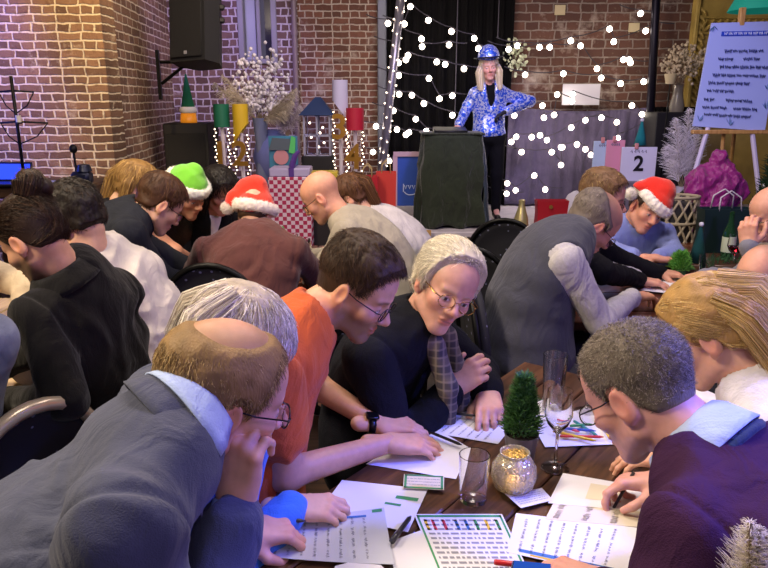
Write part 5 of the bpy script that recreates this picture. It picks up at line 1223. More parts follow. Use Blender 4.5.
# presenter's balloons of foil behind her (pale translucent)
# advent calendar cards on stage right with the number 2
def text_mesh(s, size, o, ux, uz, name, m, parent=None, ext=.004, font_bold=False):
    cu = bpy.data.curves.new('t', 'FONT'); cu.body = s; cu.size = size; cu.extrude = ext; cu.align_x = 'CENTER'; cu.align_y = 'CENTER'; cu.offset = size*.02 if font_bold else 0
    ob = bpy.data.objects.new('t', cu); COL.objects.link(ob); dg = bpy.context.evaluated_depsgraph_get(); me = bpy.data.meshes.new_from_object(ob.evaluated_get(dg))
    V = np.array([v.co[:] for v in me.vertices]); Fs = [tuple(p.vertices) for p in me.polygons]; bpy.data.objects.remove(ob)
    ux, uz = nrm(ux), nrm(uz); un = np.cross(ux, uz); return mk(name, np.asarray(o)+V[:, :1]*ux+V[:, 1:2]*uz+V[:, 2:3]*un, Fs, m, parent, smooth=False)
def card(label, x0, y0, x1, y1, Y, colr, num=None, pic=None):
    a, b = P(x0, y0, Y), P(x1, y1, Y); cx, cz = (a[0]+b[0])/2, (a[2]+b[2])/2; w, hh = b[0]-a[0], a[2]-b[2]
    o = MB().box((cx, Y, cz), (w, .02, hh), bev=.003).build('round_card', mat('card_'+colr.strip('#'), colr, rough=.5)); tag(o, label, 'card', 'numbered cards on the stage edge')
    if num: text_mesh(num, hh*.62, (cx, Y-.013, cz-.0), (1, 0, 0), (0, 0, 1), 'numeral', mat('numeral_black', '#15131a', rough=.5), o, font_bold=True)
    m = MB()
    for k in range(5): m.tube([(cx-w*.25+k*w*.1, Y-.012, a[2]-.05), (cx-w*.22+k*w*.1, Y-.012, a[2]-.03), (cx-w*.2+k*w*.1, Y-.012, a[2]-.06)], .004, n=4)
    m.build('scribble', mat('scribble_grey', '#7d7a96'), o)
    MB().box((cx-w*.1, Y-.015, a[2]+.01), (.035, .03, .06), bev=.005).build('peg', mat('peg_pink', '#d08a90', rough=.5), o)
    return o
card('pale blue card with a drawing, leftmost on the stage edge', 594, 141, 612, 180, 7.55, '#b9cdf2'); card('pink card pegged beside the white number card', 607, 140, 622, 178, 7.5, '#dc92b0')
card('white card with a big black number 2', 622, 147, 654, 181, 7.42, '#d4d2ee', num='2')
tb = empty('card_table', (P(625, 200, 7.45)[0], 7.5, STG), 'low white-clothed shelf carrying the numbered cards', 'shelf')
a, b = P(590, 180, 7.5), P(660, 215, 7.5); MB().box(((a[0]+b[0])/2, 7.5, (a[2]+STG)/2), (b[0]-a[0], .35, a[2]-STG), bev=.01).build('cloth_cover', cloth('dusky_cloth', '#6b6476'), tb)
def cone_hat(label, base, r, h, colr, pomc, brim=None):
    o = MB().lathe([(0, 0), (r, 0), (r*.72, h*.33), (r*.38, h*.7), (r*.10, h), (0, h*1.01)], base, n=24).build('felt_cone_hat', mat('felt_'+colr.strip('#'), colr, rough=.95, bump=.4, bscale=300), smooth=True); tag(o, label, 'hat')
    if pomc: V, Q = F().el(A(*base)+A(0, 0, h), (r*.30,)*3).mesh(.006); mk('pompom', V, Q, mat('pompom_white', '#d8d6e8', rough=1.), o)
    return o
c = P(640, 145, 7.6); o = MB().box((c[0], 7.6, (P(590, 180, 7.5)[2]+c[2])/2), (.12, .12, c[2]-P(590, 180, 7.5)[2]-.002)).build('dark_riser', mat('riser', '#18151a', rough=.5)); tag(o, 'dark riser block behind the numbered cards holding the teal hat', 'box'); cone_hat('teal felt cone hat with white pompom above the number card', c, .065, .26, '#12727c', '#fff')
# red bag, bottle, glass items on stage left of the waistcoat man
def bag(label, x0, y0, x1, y1, Y, colr, name='gift_bag', handles=True, dep=.12, group=None, zb=None, hm=None):
    a, b = P(x0, y0, Y), P(x1, y1, Y); z0 = zb if zb is not None else b[2]; cx = (a[0]+b[0])/2; w = b[0]-a[0]; z1 = a[2]; m = MB()
    G = []
    for i in range(8):
        t = i/7; k = 1-.06*math.sin(math.pi*t); row = [(cx+sx*w/2*k, Y+sy*dep/2*k, z0+(z1-z0)*t) for sx, sy in ((-1, -1), (0, -1.04), (1, -1), (1.02, 0), (1, 1), (0, 1.04), (-1, 1), (-1.02, 0))]; G.append(row)
    m.grid(np.array(G)[::-1], .003, closed=True); m.box((cx, Y, z0+.006), (w*.98, dep*.98, .008))
    o = m.build(name, mat('bag_'+colr.strip('#'), colr, rough=.45), smooth='auto'); tag(o, label, 'bag', group)
    if handles:
        for s in (-1, 1): MB().tube([(cx-w*.22, Y+s*dep*.48, z1-.01), (cx-w*.2, Y+s*dep*.4, z1+.07), (cx, Y+s*dep*.35, z1+.11), (cx+w*.2, Y+s*dep*.4, z1+.07), (cx+w*.22, Y+s*dep*.48, z1-.01)], .005, n=6).build('handle', hm or mat('cord_gold', '#b9a070'), o, smooth=True)
    return o
rb = bag('glossy red gift bag standing on the stage behind the waistcoat man', 536, 200, 566, 222, 7.25, '#a51a26', handles=False, dep=.15, zb=STG+.002)
MB().lathe([(0, 0), (.02, 0), (.02, .006), (0, .006)], P(551, 207, 7.16), n=12, R=rotx(math.pi/2)).build('gold_tag', mat('gold_tag', '#d9b25a', metal=.8, rough=.3), rb)
bb = P(521, 222, 7.2); bb[2] = STG
o = lathe_thing('foil_bottle', 'gold foil wrapped bottle on the stage edge beside the red gift bag', 'bottle', bb, [(0, 0), (.075, 0), (.078, .02), (.070, .12), (.045, .20), (.030, .26), (.034, .30), (0, .31)], mat('gold_foil', '#cbbf86', rough=.3, metal=.6, bump=1., bscale=40))
o = lathe_thing('white_lantern', 'small white candle lantern on the stage behind the red bag', 'lantern', A(P(575, 210, 7.9)[0], 7.9, STG), [(0, 0), (.12, 0), (.12, .20), (.09, .26), (.03, .30), (0, .31)], mat('lantern_white', '#c9c4d4', rough=.5, bump=.3))
# monitor wedge / crates further along the stage for depth
# ---- easel with menu board
EA = 6.6
a, b, c_, d = P(713, 24, EA), P(776, 24, EA-.05), P(762, 131, EA), P(693, 127, EA)
a, b, c_, d = [np.array(v) for v in (P(712, 23, EA+.18), P(782, 21, EA+.18), P(765, 131, EA), P(693, 126, EA))]
es = empty('easel', ((a[0]+b[0])/2, EA, STG*0+.0), 'wooden artist easel holding the handwritten board, right side', 'easel')
G = np.array([[a*(1-s)*(1-t)+b*s*(1-t)+c_*s*t+d*(1-s)*t for s in np.linspace(0, 1, 6)] for t in np.linspace(0, 1, 6)])
bd = MB().grid(G, .02).build('menu_board', mat('board_lilac', '#aab8f4', rough=.5)); tag(bd, 'large pale board with handwritten quiz lines standing on the easel', 'board')
Bq = lambda s, t: a*(1-s)*(1-t)+b*s*(1-t)+c_*s*t+d*(1-s)*t
nb = nrm(np.cross(b-a, d-a)); nb = nb if nb[1] < 0 else -nb
BI = mat('board_ink', '#20285a', rough=.6); BLH = mat('board_header', '#2748c0', rough=.5)
m = MB()
rg = random.Random(5)
for i, (t, s0, s1) in enumerate([(.27, .25, .80), (.345, .18, .72), (.42, .22, .95), (.50, .14, .85), (.575, .10, .60), (.65, .10, .55), (.735, .08, .85), (.81, .08, .80), (.88, .12, .88)]):
    s = s0
    while s < s1:
        w = rg.uniform(.05, .13)
        if rg.random() < .85:
            k = int(w/.014)+1; pts = [Bq(s+w*j/k, t+(.016 if j % 2 else -.012)*rg.uniform(.5, 1.3))+nb*.006 for j in range(k+1)]; m.tube(pts, .0050, n=4)
        s += w+.02
m.build('handwriting', BI, bd)
m = MB(); m.add([Bq(.16, .085)+nb*.004, Bq(.95, .085)+nb*.004, Bq(.95, .13)+nb*.004, Bq(.16, .13)+nb*.004], [(0, 1, 2, 3)]); m.build('header_band', BLH, bd)
m = MB(); s = .2
while s < .9: 
    w = rg.uniform(.04, .09); k = int(w/.012)+1; m.tube([Bq(s+w*j/k, .107+(.012 if j % 2 else -.012))+nb*.007 for j in range(k+1)], .0035, n=4); s += w+.02
m.build('header_lettering', mat('board_pale', '#dfe6ff'), bd)
m = MB()
for cxs, ct, sg in ((.04, .03, 1), (.97, .03, 1), (.93, .62, -1), (.96, .80, -1), (.07, .95, -1), (.5, .97, -1)):
    for k in range(7):
        an = rg.uniform(-.9, .9)+(math.pi/2 if sg < 0 else -math.pi/2); L_ = rg.uniform(.05, .12); p0_ = Bq(cxs, ct)+nb*.005; e_ = Bq(cxs+math.cos(an)*L_, ct-math.sin(an)*L_*.7)+nb*.005; m.tube([p0_, (p0_+e_)/2, e_], [.002, .008, .001], n=4, flat=.3)
m.build('leaf_drawings', mat('board_leaf', '#5f7fae'), bd)
m = MB(); ew = wood('easel_wood', '#a8743c', '#d6a868', scale=(8, 8, 1), rough=.5)
MB().box((Bq(.5, 1.01)+A(0, -.02, -.02)), (c_[0]-d[0]+.02, .07, .035), bev=.004).build('ledge', ew, es)
cl = MB(); cl.box(Bq(.42, -.05)+A(0, .01, 0), (.05, .05, .16), bev=.006); cl.build('clamp', ew, es)
MB().tube([Bq(.42, -.12)+A(0, .03, 0), Bq(.45, 1.0)+A(0, .03, 0), A(Bq(.45, 1)[0], EA-.1, .02+STG*0)], .018, n=8).build('mast', ew, es)
wl = mat('easel_pale', '#c9c0dc', rough=.5)
zf = .0
for (pa, pb) in ((P(708, 128, EA-.02), P(676, 235, EA-.25)), (P(752, 130, EA-.02), P(764, 235, EA-.25))):
    dirv = (pb-pa); pb2 = pa+dirv*((pa[2]-0.01)/(pa[2]-pb[2])); MB().tube([pa, pb2], .022, n=8).build('leg', wl, es)
MB().tube([P(738, 100, EA+.15), P(728, 190, EA+.5)], .018, n=8).build('rear_leg', ew, es)
# teal lampshade top right
c = P(762, 11, 7.2); o = MB().lathe([(.30, 0), (.17, .28), (.17, .285), (.31, .0)], c, n=28).build('teal_lampshade', mat('teal_shade', '#1f9c8a', rough=.6, emit='#1f9c8a', es=.25), smooth='auto'); tag(o, 'teal lampshade cut off by the top right corner', 'lamp')
MB().tube([c+A(0, 0, .28), A(c[0], c[1], 4.19)], .008, n=6).build('cord', METB, o)
# dried flowers and vase by the pole, pampas plume
def spray(base, dirs, col, name, parent, blob=.02, nb_=60, stem='#8a7a60', seed=0, fine=False):
    rg = np.random.default_rng(seed); m = MB(); parts = []; c0 = np.array(srgb(col))
    for d in dirs:
        d = A(*d); tip = base+d; mid = base+d*.5+A(0, 0, .04); path = [base*(1-t)**2+2*mid*t*(1-t)+tip*t*t for t in np.linspace(0, 1, 7)]; m.tube(path, .004, n=5)
        for k in range(nb_):
            t = rg.uniform(.45, 1.02); c = base*(1-t)**2+2*mid*t*(1-t)+tip*t*t+rg.normal(size=3)*blob*1.6
            r = blob*rg.uniform(.35, .8); s = sph(tuple(c), r, 6); parts.append((np.vstack(s.V), s.F))
    m.build('stems', mat('stem_'+stem.strip('#'), stem), parent, smooth=True)
    V = []; Fq = []; n = 0
    for v, f in parts: V.append(v); Fq += [tuple(i+n for i in q) for q in f]; n += len(v)
    o = mk(name, np.vstack(V), Fq, mat('petal_'+col.strip('#'), col, rough=.8), parent); o['kind'] = 'stuff'; return o
def pampas(base, tip, n, wdt, col, name, parent, seed=0, r=.0022, droop=.05):
    rg = np.random.default_rng(seed); base, tip = A(*base), A(*tip); t = rg.random(n)*.8+.2; p = base+(tip-base)*t[:, None]; ax = nrm(tip-base); d = rg.normal(size=(n, 3)); d -= ax*(d@ax)[:, None]; d /= np.linalg.norm(d, axis=1)[:, None]
    L_ = wdt*np.sin(np.clip(t, 0, 1)*math.pi*.85+.25)*(.5+.7*rg.random(n)); K = 4; u = np.linspace(0, 1, K)
    path = p[:, None]+d[:, None]*(L_[:, None]*u)[..., None]+ax*(L_[:, None]*u*1.3)[..., None]+A(0, 0, -1)*(droop*u**2)[None, :, None]
    V, Q = strands(path, np.tile(np.linspace(1, .5, K)*r, (n, 1))); c = np.array(srgb(col))*(.75+.4*rg.random(n))[:, None]; mk(name, V, Q, mat('plume', '#ddd', rough=.9, attr=True), parent, cols=np.repeat(c, K*3, axis=0))
    MB().tube([base, tip], .004, n=5).build('stem', mat('stem_8a7a60', '#8a7a60'), parent)
vb = P(676, 112, 8.3); vs = lathe_thing('flower_vase', 'ribbed glass vase of cream dried flowers right of the dark pole', 'vase', vb, [(0, 0), (.075, 0), (.085, .06), (.06, .18), (.045, .27), (.06, .30)], mat('smoky_glass', '#a8a090', rough=.2, trans=.5), [(0, .02), (.07, .02), (.05, .18), (.05, .30)])
spray(vb+A(0, 0, .28), [(-.12, 0, .35), (-.05, .05, .42), (.04, 0, .46), (.12, -.03, .40), (.20, 0, .30), (-.18, 0, .25), (.28, 0, .36), (.0, -.1, .3)], '#c9b8a0', 'dried_flowers', vs, blob=.028, nb_=42, seed=3)
sh = empty('side_cabinet', (vb[0], 8.4, STG), 'black side cabinet under the dried flower vase', 'cabinet'); MB().box((vb[0]+.02, 8.4, (vb[2]+STG)/2), (.55, .4, vb[2]-STG-.002), bev=.01).build('cabinet_body', mat('cab_black', '#141218', rough=.6), sh)
MB().lathe([(.045, 0), (.07, .10), (.065, .11), (.04, .0)], P(670, 84, 8.1), n=20).build('t', CRM); o = bpy.data.objects['t']; o.name = 'spot_lamp'; tag(o, 'small cream lamp head below the dried flowers', 'lamp')
MB().tube([P(670, 84, 8.1), A(P(670, 84, 8.1)[0], 8.1, STG)], .008, n=6).build('lamp_stem', METB, o)
pb = P(685, 200, 7.0); pv = lathe_thing('plume_vase', 'narrow pale vase with white pampas plumes left of the easel', 'vase', A(pb[0], 7.12, STG+.0), [(0, 0), (.06, 0), (.08, .15), (.045, .38), (.05, .45)], mat('vase_pale', '#b8b0c2', rough=.4), [(0, .02), (.04, .38), (.042, .45)])
for i, (tx, ty) in enumerate(((676, 118), (690, 108), (700, 128), (668, 145))): pampas(A(pb[0], 7.12, STG+.40), P(tx, ty, 7.12+.04*i), 420, .12, '#f4eefa', 'plume', pv, seed=i)
vsx = P(513, 60, 8.9); fh = empty('flower_spray', tuple(vsx), 'pale white and lime flower cluster hung on the brick wall beside the presenter', 'flowers')
spray(A(vsx[0]-.02, 8.9, vsx[2]-.25), [(-.08, 0, .40), (.02, -.03, .46), (.10, 0, .42), (.14, -.02, .30), (0, -.05, .25)], '#c9cfae', 'flower_heads', fh, blob=.03, nb_=26, seed=9)
# magenta bag, dark bag with snow print, lattice basket, tree
mg = cloth('magenta_satin', '#8f2280', rough=.35, fold=.9)
f = F(); c = P(715, 184, 5.4); f.el(c+A(0, 0, .02), (.17, .14, .12), k=.05); f.rc(c+A(.03, 0, .08), c+A(.01, 0, .20), .07, .035, k=.06); f.el(c+A(-.13, 0, -.03), (.08, .10, .10), k=.05); f.el(c+A(.14, 0, -.06), (.09, .10, .11), k=.05); f.rc(c-A(0, 0, .1), A(c[0], c[1], .5), .13, .17, k=.05)
V, Q = f.mesh(.010); V = V+vnormals(V, Q)*((wrinkle(V*1.3, 3)*.03+wrinkle(V*3, 9)*.012))[:, None]; mk('coat_heap', V, Q, mg); tag(bpy.data.objects['coat_heap'], 'magenta satin coat heaped over a chair back in front of the easel', 'coat')
chair_copy('oval-backed banquet chair under the magenta coat', (c[0], 5.35), 180)
bk = bag('dark green paper carrier bag with pale handles on the second table', 701, 208, 745, 252, 4.25, '#132a2c', name='carrier_bag', dep=.12, zb=.752, hm=mat('cord_pale', '#b9b4c4')); bk.location.z += 0
# lattice basket
c = P(676, 222, 4.6); bs = MB(); 
for k in range(12):
    for sg in (-1, 1):
        bs.tube([c+A(.13*math.cos(2*math.pi*k/12+sg*t*1.4), .10*math.sin(2*math.pi*k/12+sg*t*1.4), -.17+.34*t) for t in np.linspace(0, 1, 8)], .009, n=5)
for zz in (-.17, .0, .17): bs.tube([c+A(.132*math.cos(t), .102*math.sin(t), zz) for t in np.linspace(0, 2*math.pi, 25)], .011, n=6)
o = bs.build('lattice_lantern', mat('wicker_pale', '#9a8f7c', rough=.7), smooth=True); tag(o, 'pale lattice wicker lantern between the Santa hat man and the carrier bag', 'lantern')
lathe_thing('inner', '', '', c+A(0, 0, -.17), [(0, 0), (.10, 0), (.10, .30), (0, .30)], mat('lantern_core', '#1c1a20', rough=.6), parent=o)
bs2 = empty('plinth', (c[0], 4.6, 0), 'dark plinth under the wicker lantern', 'plinth'); MB().box((c[0], 4.6, (c[2]-.18)/2), (.34, .30, c[2]-.18), bev=.01).build('plinth_body', mat('plinth_dark', '#1a171c', rough=.6), bs2)
# Christmas tree behind the right edge
tb_ = A(P(790, 180, 5.5)[0], 5.5, .0); tr = empty('christmas_tree', tuple(tb_), 'dark green Christmas tree with white ornaments at the right edge', 'tree')
conifer(tb_+A(0, 0, .25), 1.30, .34, 9000, cols=('#0d2416', '#23452c'), ln=.07, rr=.004, parent=tr); MB().tube([tb_, tb_+A(0, 0, 1.5)], .025, n=8).build('trunk', mat('bark', '#4a3524'), tr)
for i in range(16): a_ = i*2.4; t_ = (i+1)/17; bulb_at(tb_+A(.32*(1-t_*.8)*math.cos(a_), .32*(1-t_*.8)*math.sin(a_), .35+1.1*t_), .022, tr, mat('ornament_white', '#cfcfda', rough=.3), 'ornament')
# things on second table
wineglass('glass of red wine on the second table by the green bottle', Pz(732, 272, .755), h=.21, rb=.042, rt=.034, stem=.09, wine='#a01420')
o = lathe_thing('wine_bottle', 'green glass bottle with pale label on the second table behind the red wine', 'bottle', Pz(728, 262, .752)+A(.04, .1, 0), [(0, 0), (.037, 0), (.038, .01), (.038, .15), (.016, .21), (.013, .27), (.015, .275), (0, .28)], mat('green_glass', '#2a5a3a', rough=.1, trans=.6))
MB().lathe([(.0388, .04), (.0388, .13)], Pz(728, 262, .752)+A(.04, .1, 0), n=24).build('label', mat('label_pale', '#b9c4b0'), o)
lathe_thing('tumbler', 'short whisky tumbler on the second table left of the red wine', 'glass', Pz(706, 272, .753), [(0, 0), (.036, 0), (.038, .005), (.042, .095)], GL, [(0, .012), (.035, .012), (.040, .095)])
pb = Pz(679, 277, .752); pp = lathe_thing('potted_herb', 'small bright green potted plant on the second table', 'plant', pb, [(0, 0), (.03, 0), (.036, .05)], mat('pot_green', '#3a6a3a', rough=.5), [(0, .04), (.034, .05)]); conifer(pb+A(0, 0, .04), .08, .05, 900, cols=('#3f8f2f', '#7fbf4f'), ln=.03, rr=.003, parent=pp, name='leaves')
cone_hat('dark teal cone ornament with snowy tip on the second table', Pz(697, 262, .752), .05, .22, '#0f4448', '#fff')
o = MB().box(Pz(733, 290, .765), (.16, .08, .025), rotz(.3), bev=.012).build('spectacle_case', mat('case_dark', '#0f1410', rough=.4)); tag(o, 'dark spectacle case on the second table near the right edge', 'case')
for lab, q in (('white quiz sheet under the waistcoat man\'s hands', [(640, 290), (668, 276), (700, 280), (690, 296)]), ('white quiz sheet beside the spectacle case', [(690, 285), (712, 276), (738, 282), (722, 298)]), ('cream menu sheet in front of the balding man at the right edge', [(700, 300), (725, 290), (752, 300), (735, 316)])): sheet(lab, q, z=.7515, group='papers on the second table', lines=5)
m = MB()
for i in range(60): a_ = Pz(690+random.random()*55, 258+random.random()*6, .756); m.tube([a_, a_+A(random.uniform(-.03, .03), random.uniform(-.02, .02), random.uniform(.01, .05))], [.004, .001], n=4)
o = m.build('fir_garland', mat('garland_green', '#2f5a34', rough=.8)); tag(o, 'strip of green fir garland laid across the second table', 'garland')
# fluffy plume bottom right
pw = P(757, 600, .78); pv = lathe_thing('plume_holder', 'fluffy pale beige plume in a small holder at the bottom right corner', 'plume', A(pw[0]+.02, .80, .752), [(0, 0), (.03, 0), (.03, .12), (0, .13)], mat('holder', '#6a5a4a'))
for i in range(3): pampas(A(pw[0]+.02, .80, .85), P(750+i*9, 522+6*i, .80), 1100, .038, '#eadfca', 'plume', pv, seed=20+i, r=.0005, droop=.01)
# ------------------------------------------------------------------ left back: speaker, plinth, decorations, workbench
spk = empty('loudspeaker', tuple(P(196, 30, 7.0)), 'large black loudspeaker mounted high on the brick wall', 'loudspeaker')
c = P(197, 28, 7.0); R = rotz(-.35) @ rotx(-.18) @ roty(-.06)
m = MB(); m.prism([(-.19, -.16), (.19, -.16), (.23, .02), (.13, .22), (-.13, .22), (-.23, .02)], c-R @ A(0, 0, .34), R @ A(1, 0, 0), R @ A(0, 1, 0), R @ A(0, 0, 1), .72); m.build('cabinet', mat('speaker_black', '#1b1b1e', rough=.6, bump=.4, bscale=300), spk)
MB().box(c+R @ A(0, -.175, .02), (.34, .02, .66), R, bev=.008).build('grille', mat('grille_black', '#101012', rough=.7, bump=1., bscale=900), spk)
MB().box(c+R @ A(.0, -.19, -.27), (.03, .006, .03), R).build('badge', mat('badge_grey', '#8a8a90', rough=.4), spk)
for z in (.10, -.02): MB().box(c+R @ A(.19, .10, z+.1), (.05, .08, .05), R @ rotz(-.9), bev=.01).build('handle_recess', mat('recess', '#08080a'), spk)
q = P(160, 62, 7.05); m = MB(); m.box((q[0]-.02, q[1]+.0, q[2]-.12), (.03, .04, .46)); m.tube([(q[0], q[1], q[2]+.0), (c[0]-.08, c[1]+.05, q[2]+.0)], .016, n=8); m.tube([(q[0], q[1], q[2]-.20), (c[0]-.14, c[1]+.05, q[2]-.02)], .016, n=8); m.build('wall_bracket', METB, spk)
# black plinth / subwoofer
a, b = P(165, 123, 7.6), P(213, 180, 7.6); sb = MB().box(((a[0]+b[0])/2, 7.75, a[2]/2), (b[0]-a[0], .5, a[2]), bev=.015).build('subwoofer', mat('sub_black', '#131216', rough=.6, bump=.3, bscale=300)); tag(sb, 'tall black speaker box against the brick wall under the cone hat', 'loudspeaker')
MB().box(((a[0]+b[0])/2, 7.49, a[2]-.4), ((b[0]-a[0])*.86, .02, .6), bev=.004).build('grille', mat('grille_black', '#101012'), sb)
c = P(189, 123, 7.7); c[2] = a[2]
g = empty('felt_gnome', tuple(c), 'green felt cone hat gnome with white fur and amber base on the black speaker box', 'ornament')
MB().lathe([(.075, .15), (.055, .24), (.03, .38), (.008, .50), (0, .505)], c, n=22).build('hat', mat('felt_green', '#14603c', rough=.95, bump=.4, bscale=300), g, smooth=True)
MB().lathe([(0, .10), (.082, .10), (.092, .13), (.080, .165), (0, .165)], c, n=22).build('fur_band', mat('fur_white', '#e0dcd6', rough=1., bump=1., bscale=150), g, smooth=True)
MB().lathe([(0, 0), (.085, 0), (.088, .02), (.078, .10), (0, .10)], c, n=22).build('amber_base', mat('amber', '#d8851f', rough=.3, emit='#e08a20', es=.35), g, smooth=True)
# advent candles: sloping cylinders on stands with fairy lights and gold numbers
def advent(label, x0, x1, yt, yb, ybot, Y, colr, num, nx, ny, skew=0, light_side=(0, 1)):
    a, b = P(x0, yt, Y), P(x1, yb, Y); r = (b[0]-a[0])/2; cx = (a[0]+b[0])/2; zt, zbm = a[2], b[2]; zf = P(cx, ybot, Y)[2] if False else P((x0+x1)/2, ybot, Y)[2]
    o = empty('advent_candle', (cx, Y, zf), label, 'decoration', 'advent candle columns'); n = 26; V = []; Fs = []
    for k, z in ((0, None), (1, zt)):
        for j in range(n):
            t = 2*math.pi*j/n; zz = (zbm+.10*(math.cos(t) if skew >= 0 else -math.cos(t))*abs(skew)) if k == 0 else z; V.append((cx+r*math.cos(t), Y+r*math.sin(t), zz))
    Fs = [(j, (j+1) % n, n+(j+1) % n, n+j) for j in range(n)]+[tuple(range(n))[::-1], tuple(range(n, 2*n))]
    mk('candle_tube', V, Fs, mat('card_tube_'+colr.strip('#'), colr, rough=.55), o, smooth='auto')
    MB().tube([(cx, Y, zbm), (cx, Y, zf)], .02, n=10).build('post', mat('post_white', '#bdb4c4'), o)
    MB().lathe([(0, 0), (.11, 0), (.11, .02), (0, .02)], (cx, Y, zf), n=24).build('base', mat('post_white', '#bdb4c4'), o)
    for s in (-1, 1):
        x = cx+s*r*.85; m = MB(); m.tube([(x, Y-.03, zbm), (x, Y-.03, zf+.05)], .003, n=4); m.build('light_wire', CAB, o)
        nl = int((zbm-zf)/.035)
        for i in range(0, nl, 1): bulb_at((x+.012*math.sin(i*2.1), Y-.035-.01*math.cos(i), zbm-.02-i*.035), .0072, o, TINY, 'fairy_light')
    if num: c = P(nx, ny, Y-.12); text_mesh(num, .34, c, (1, 0, 0), (0, 0, 1), 'gold_numeral', mat('gold_numeral', '#b98a3c', rough=.3, metal=.7), o, ext=.012, font_bold=True)
advent('green advent column with a gold number 1 and hanging fairy lights', 213, 230, 104, 127, 185, 7.3, '#17654c', '1', 220, 155, skew=0)
advent('yellow advent column with slanted foot and a gold number 2', 232, 249, 104, 133, 188, 7.25, '#d9b52a', '2', 240, 155, skew=1)
advent('white advent column with a gold number 3, tallest of the four', 332, 348, 80, 110, 200, 7.3, '#c4c0e0', '3', 339, 128, skew=-1)
advent('red advent column with a gold number 4 at the right', 346, 364, 108, 130, 200, 7.2, '#b01c38', '4', 353, 158, skew=0)
# low sideboard carrying it all
a, b = P(205, 190, 7.3), P(372, 200, 7.3); sbd = empty('sideboard', ((a[0]+b[0])/2, 7.35, 0), 'long dark sideboard carrying the advent decorations', 'sideboard'); zsb = a[2]
MB().box(((a[0]+b[0])/2, 7.4, zsb/2), (b[0]-a[0], .55, zsb-.002), bev=.01).build('cabinet_body', mat('dark_board', '#241c20', rough=.5), sbd); MB().box(((a[0]+b[0])/2, 7.4, zsb-.02), (b[0]-a[0]+.06, .6, .035), bev=.008).build('worktop', wood('board_top', '#2a1c18', '#4a3228'), sbd)
# flower arrangement
vb = P(262, 158, 7.5); vb2 = A(vb[0], 7.5, zsb)
zc = P(262, 118, 7.5)[2]
vs = lathe_thing('flower_vase', 'tall grey-blue vase of white blossom branches and pampas under the window', 'vase', vb2, [(0, 0), (.09, 0), (.095, .03), (.05, (zc-zsb)*.4), (.06, (zc-zsb)*.8), (.085, zc-zsb)], mat('vase_greyblue', '#6f7698', rough=.3), [(0, .03), (.045, (zc-zsb)*.4), (.08, zc-zsb)])
top = A(vb[0], 7.5, zc-.05)
spray(top, [P(x, y, 7.45)-top for x, y in ((240, 62), (252, 55), (262, 68), (272, 50), (280, 62), (236, 78), (268, 82), (250, 85), (284, 82), (258, 98), (276, 100), (246, 100))], '#e3dde6', 'white_blossoms', vs, blob=.030, nb_=34, seed=7)
for i, (x, y) in enumerate(((214, 82), (222, 74), (228, 88), (292, 100), (296, 88), (285, 110))): pampas(top+A(0, -.05, 0), P(x, y, 7.35), 260, .08, '#cfc2b0', 'plume', vs, seed=40+i, r=.0022)
pv = lathe_thing('round_vase', 'round violet-blue plate-like vase behind the framed picture', 'vase', A(P(275, 150, 7.6)[0], 7.62, zsb), [(0, 0), (.10, 0), (.20, .14), (.24, .32), (.20, .48), (.10, .56), (.11, .60)], mat('vase_violet', '#6a72b4', rough=.35), [(0, .02), (.18, .16), (.22, .32), (.09, .56), (.10, .60)])
tp = A(P(288, 150, 7.5)[0], 7.5, P(288, 138, 7.5)[2]); 
for i, (x, y) in enumerate(((283, 100), (292, 92), (300, 104), (278, 112))): pampas(tp, P(x, y, 7.45), 240, .07, '#c9bcc8', 'plume', pv, seed=60+i, r=.0022)
# framed elf-like picture (plain generic) with green hat
a, b = P(268, 136, 7.1), P(298, 168, 7.1); fr = empty('framed_picture', ((a[0]+b[0])/2, 7.15, b[2]), 'teal-framed picture with pink face shape behind the red checked box', 'picture'); cx, cz = (a[0]+b[0])/2, (a[2]+b[2])/2
MB().box((cx, 7.12, cz), (b[0]-a[0], .03, a[2]-b[2]), bev=.005).build('panel', mat('pic_teal', '#3f7fa0', rough=.5), fr)
m = MB(); m.lathe([(0, 0), (.075, 0), (.075, .01), (0, .01)], (cx-.02, 7.10, cz-.05), n=24, R=rotx(math.pi/2)); m.build('face_patch', mat('pic_pink', '#c98a90', rough=.6), fr)
m = MB(); m.prism([(-.13, .0), (.10, .0), (.08, .11), (-.09, .12)], (cx-.01, 7.10, cz+.02), (1, 0, 0), (0, 0, 1), (0, -1, 0), .02); m.build('grey_patch', mat('pic_grey', '#55606a', rough=.6), fr)
m = MB(); m.prism([(0, 0), (.06, -.02), (.07, .14), (.03, .16)], (cx+.06, 7.09, cz), (1, 0, 0), (0, 0, 1), (0, -1, 0), .02); m.build('green_patch', mat('pic_green', '#58c46a', rough=.6), fr)
# red and white checked box
def gingham():
    m = bpy.data.materials.new('gingham'); m.use_nodes = True; n = m.node_tree.nodes; L = m.node_tree.links; p = n['Principled BSDF']; tc = n.new('ShaderNodeTexCoord'); sp = n.new('ShaderNodeSeparateXYZ'); cb = n.new('ShaderNodeCombineXYZ'); L.new(tc.outputs['Object'], sp.inputs[0]); L.new(sp.outputs[0], cb.inputs[0]); L.new(sp.outputs[2], cb.inputs[1])
    k = n.new('ShaderNodeTexChecker'); k.inputs['Scale'].default_value = 26; k.inputs['Color1'].default_value = (*srgb('#a8244e'), 1); k.inputs['Color2'].default_value = (*srgb('#d8c0cc'), 1); L.new(cb.outputs[0], k.inputs['Vector']); L.new(k.outputs[0], p.inputs['Base Color']); p.inputs['Roughness'].default_value = .8; return m
a, b = P(268, 177, 6.6), P(312, 225, 6.6); cx = (a[0]+b[0])/2
o = MB().box((cx, 6.75, a[2]/2), (b[0]-a[0], .32, a[2]), bev=.01).build('checked_hamper', gingham()); tag(o, 'red and white checked cloth-covered box behind the Santa hat group', 'box')
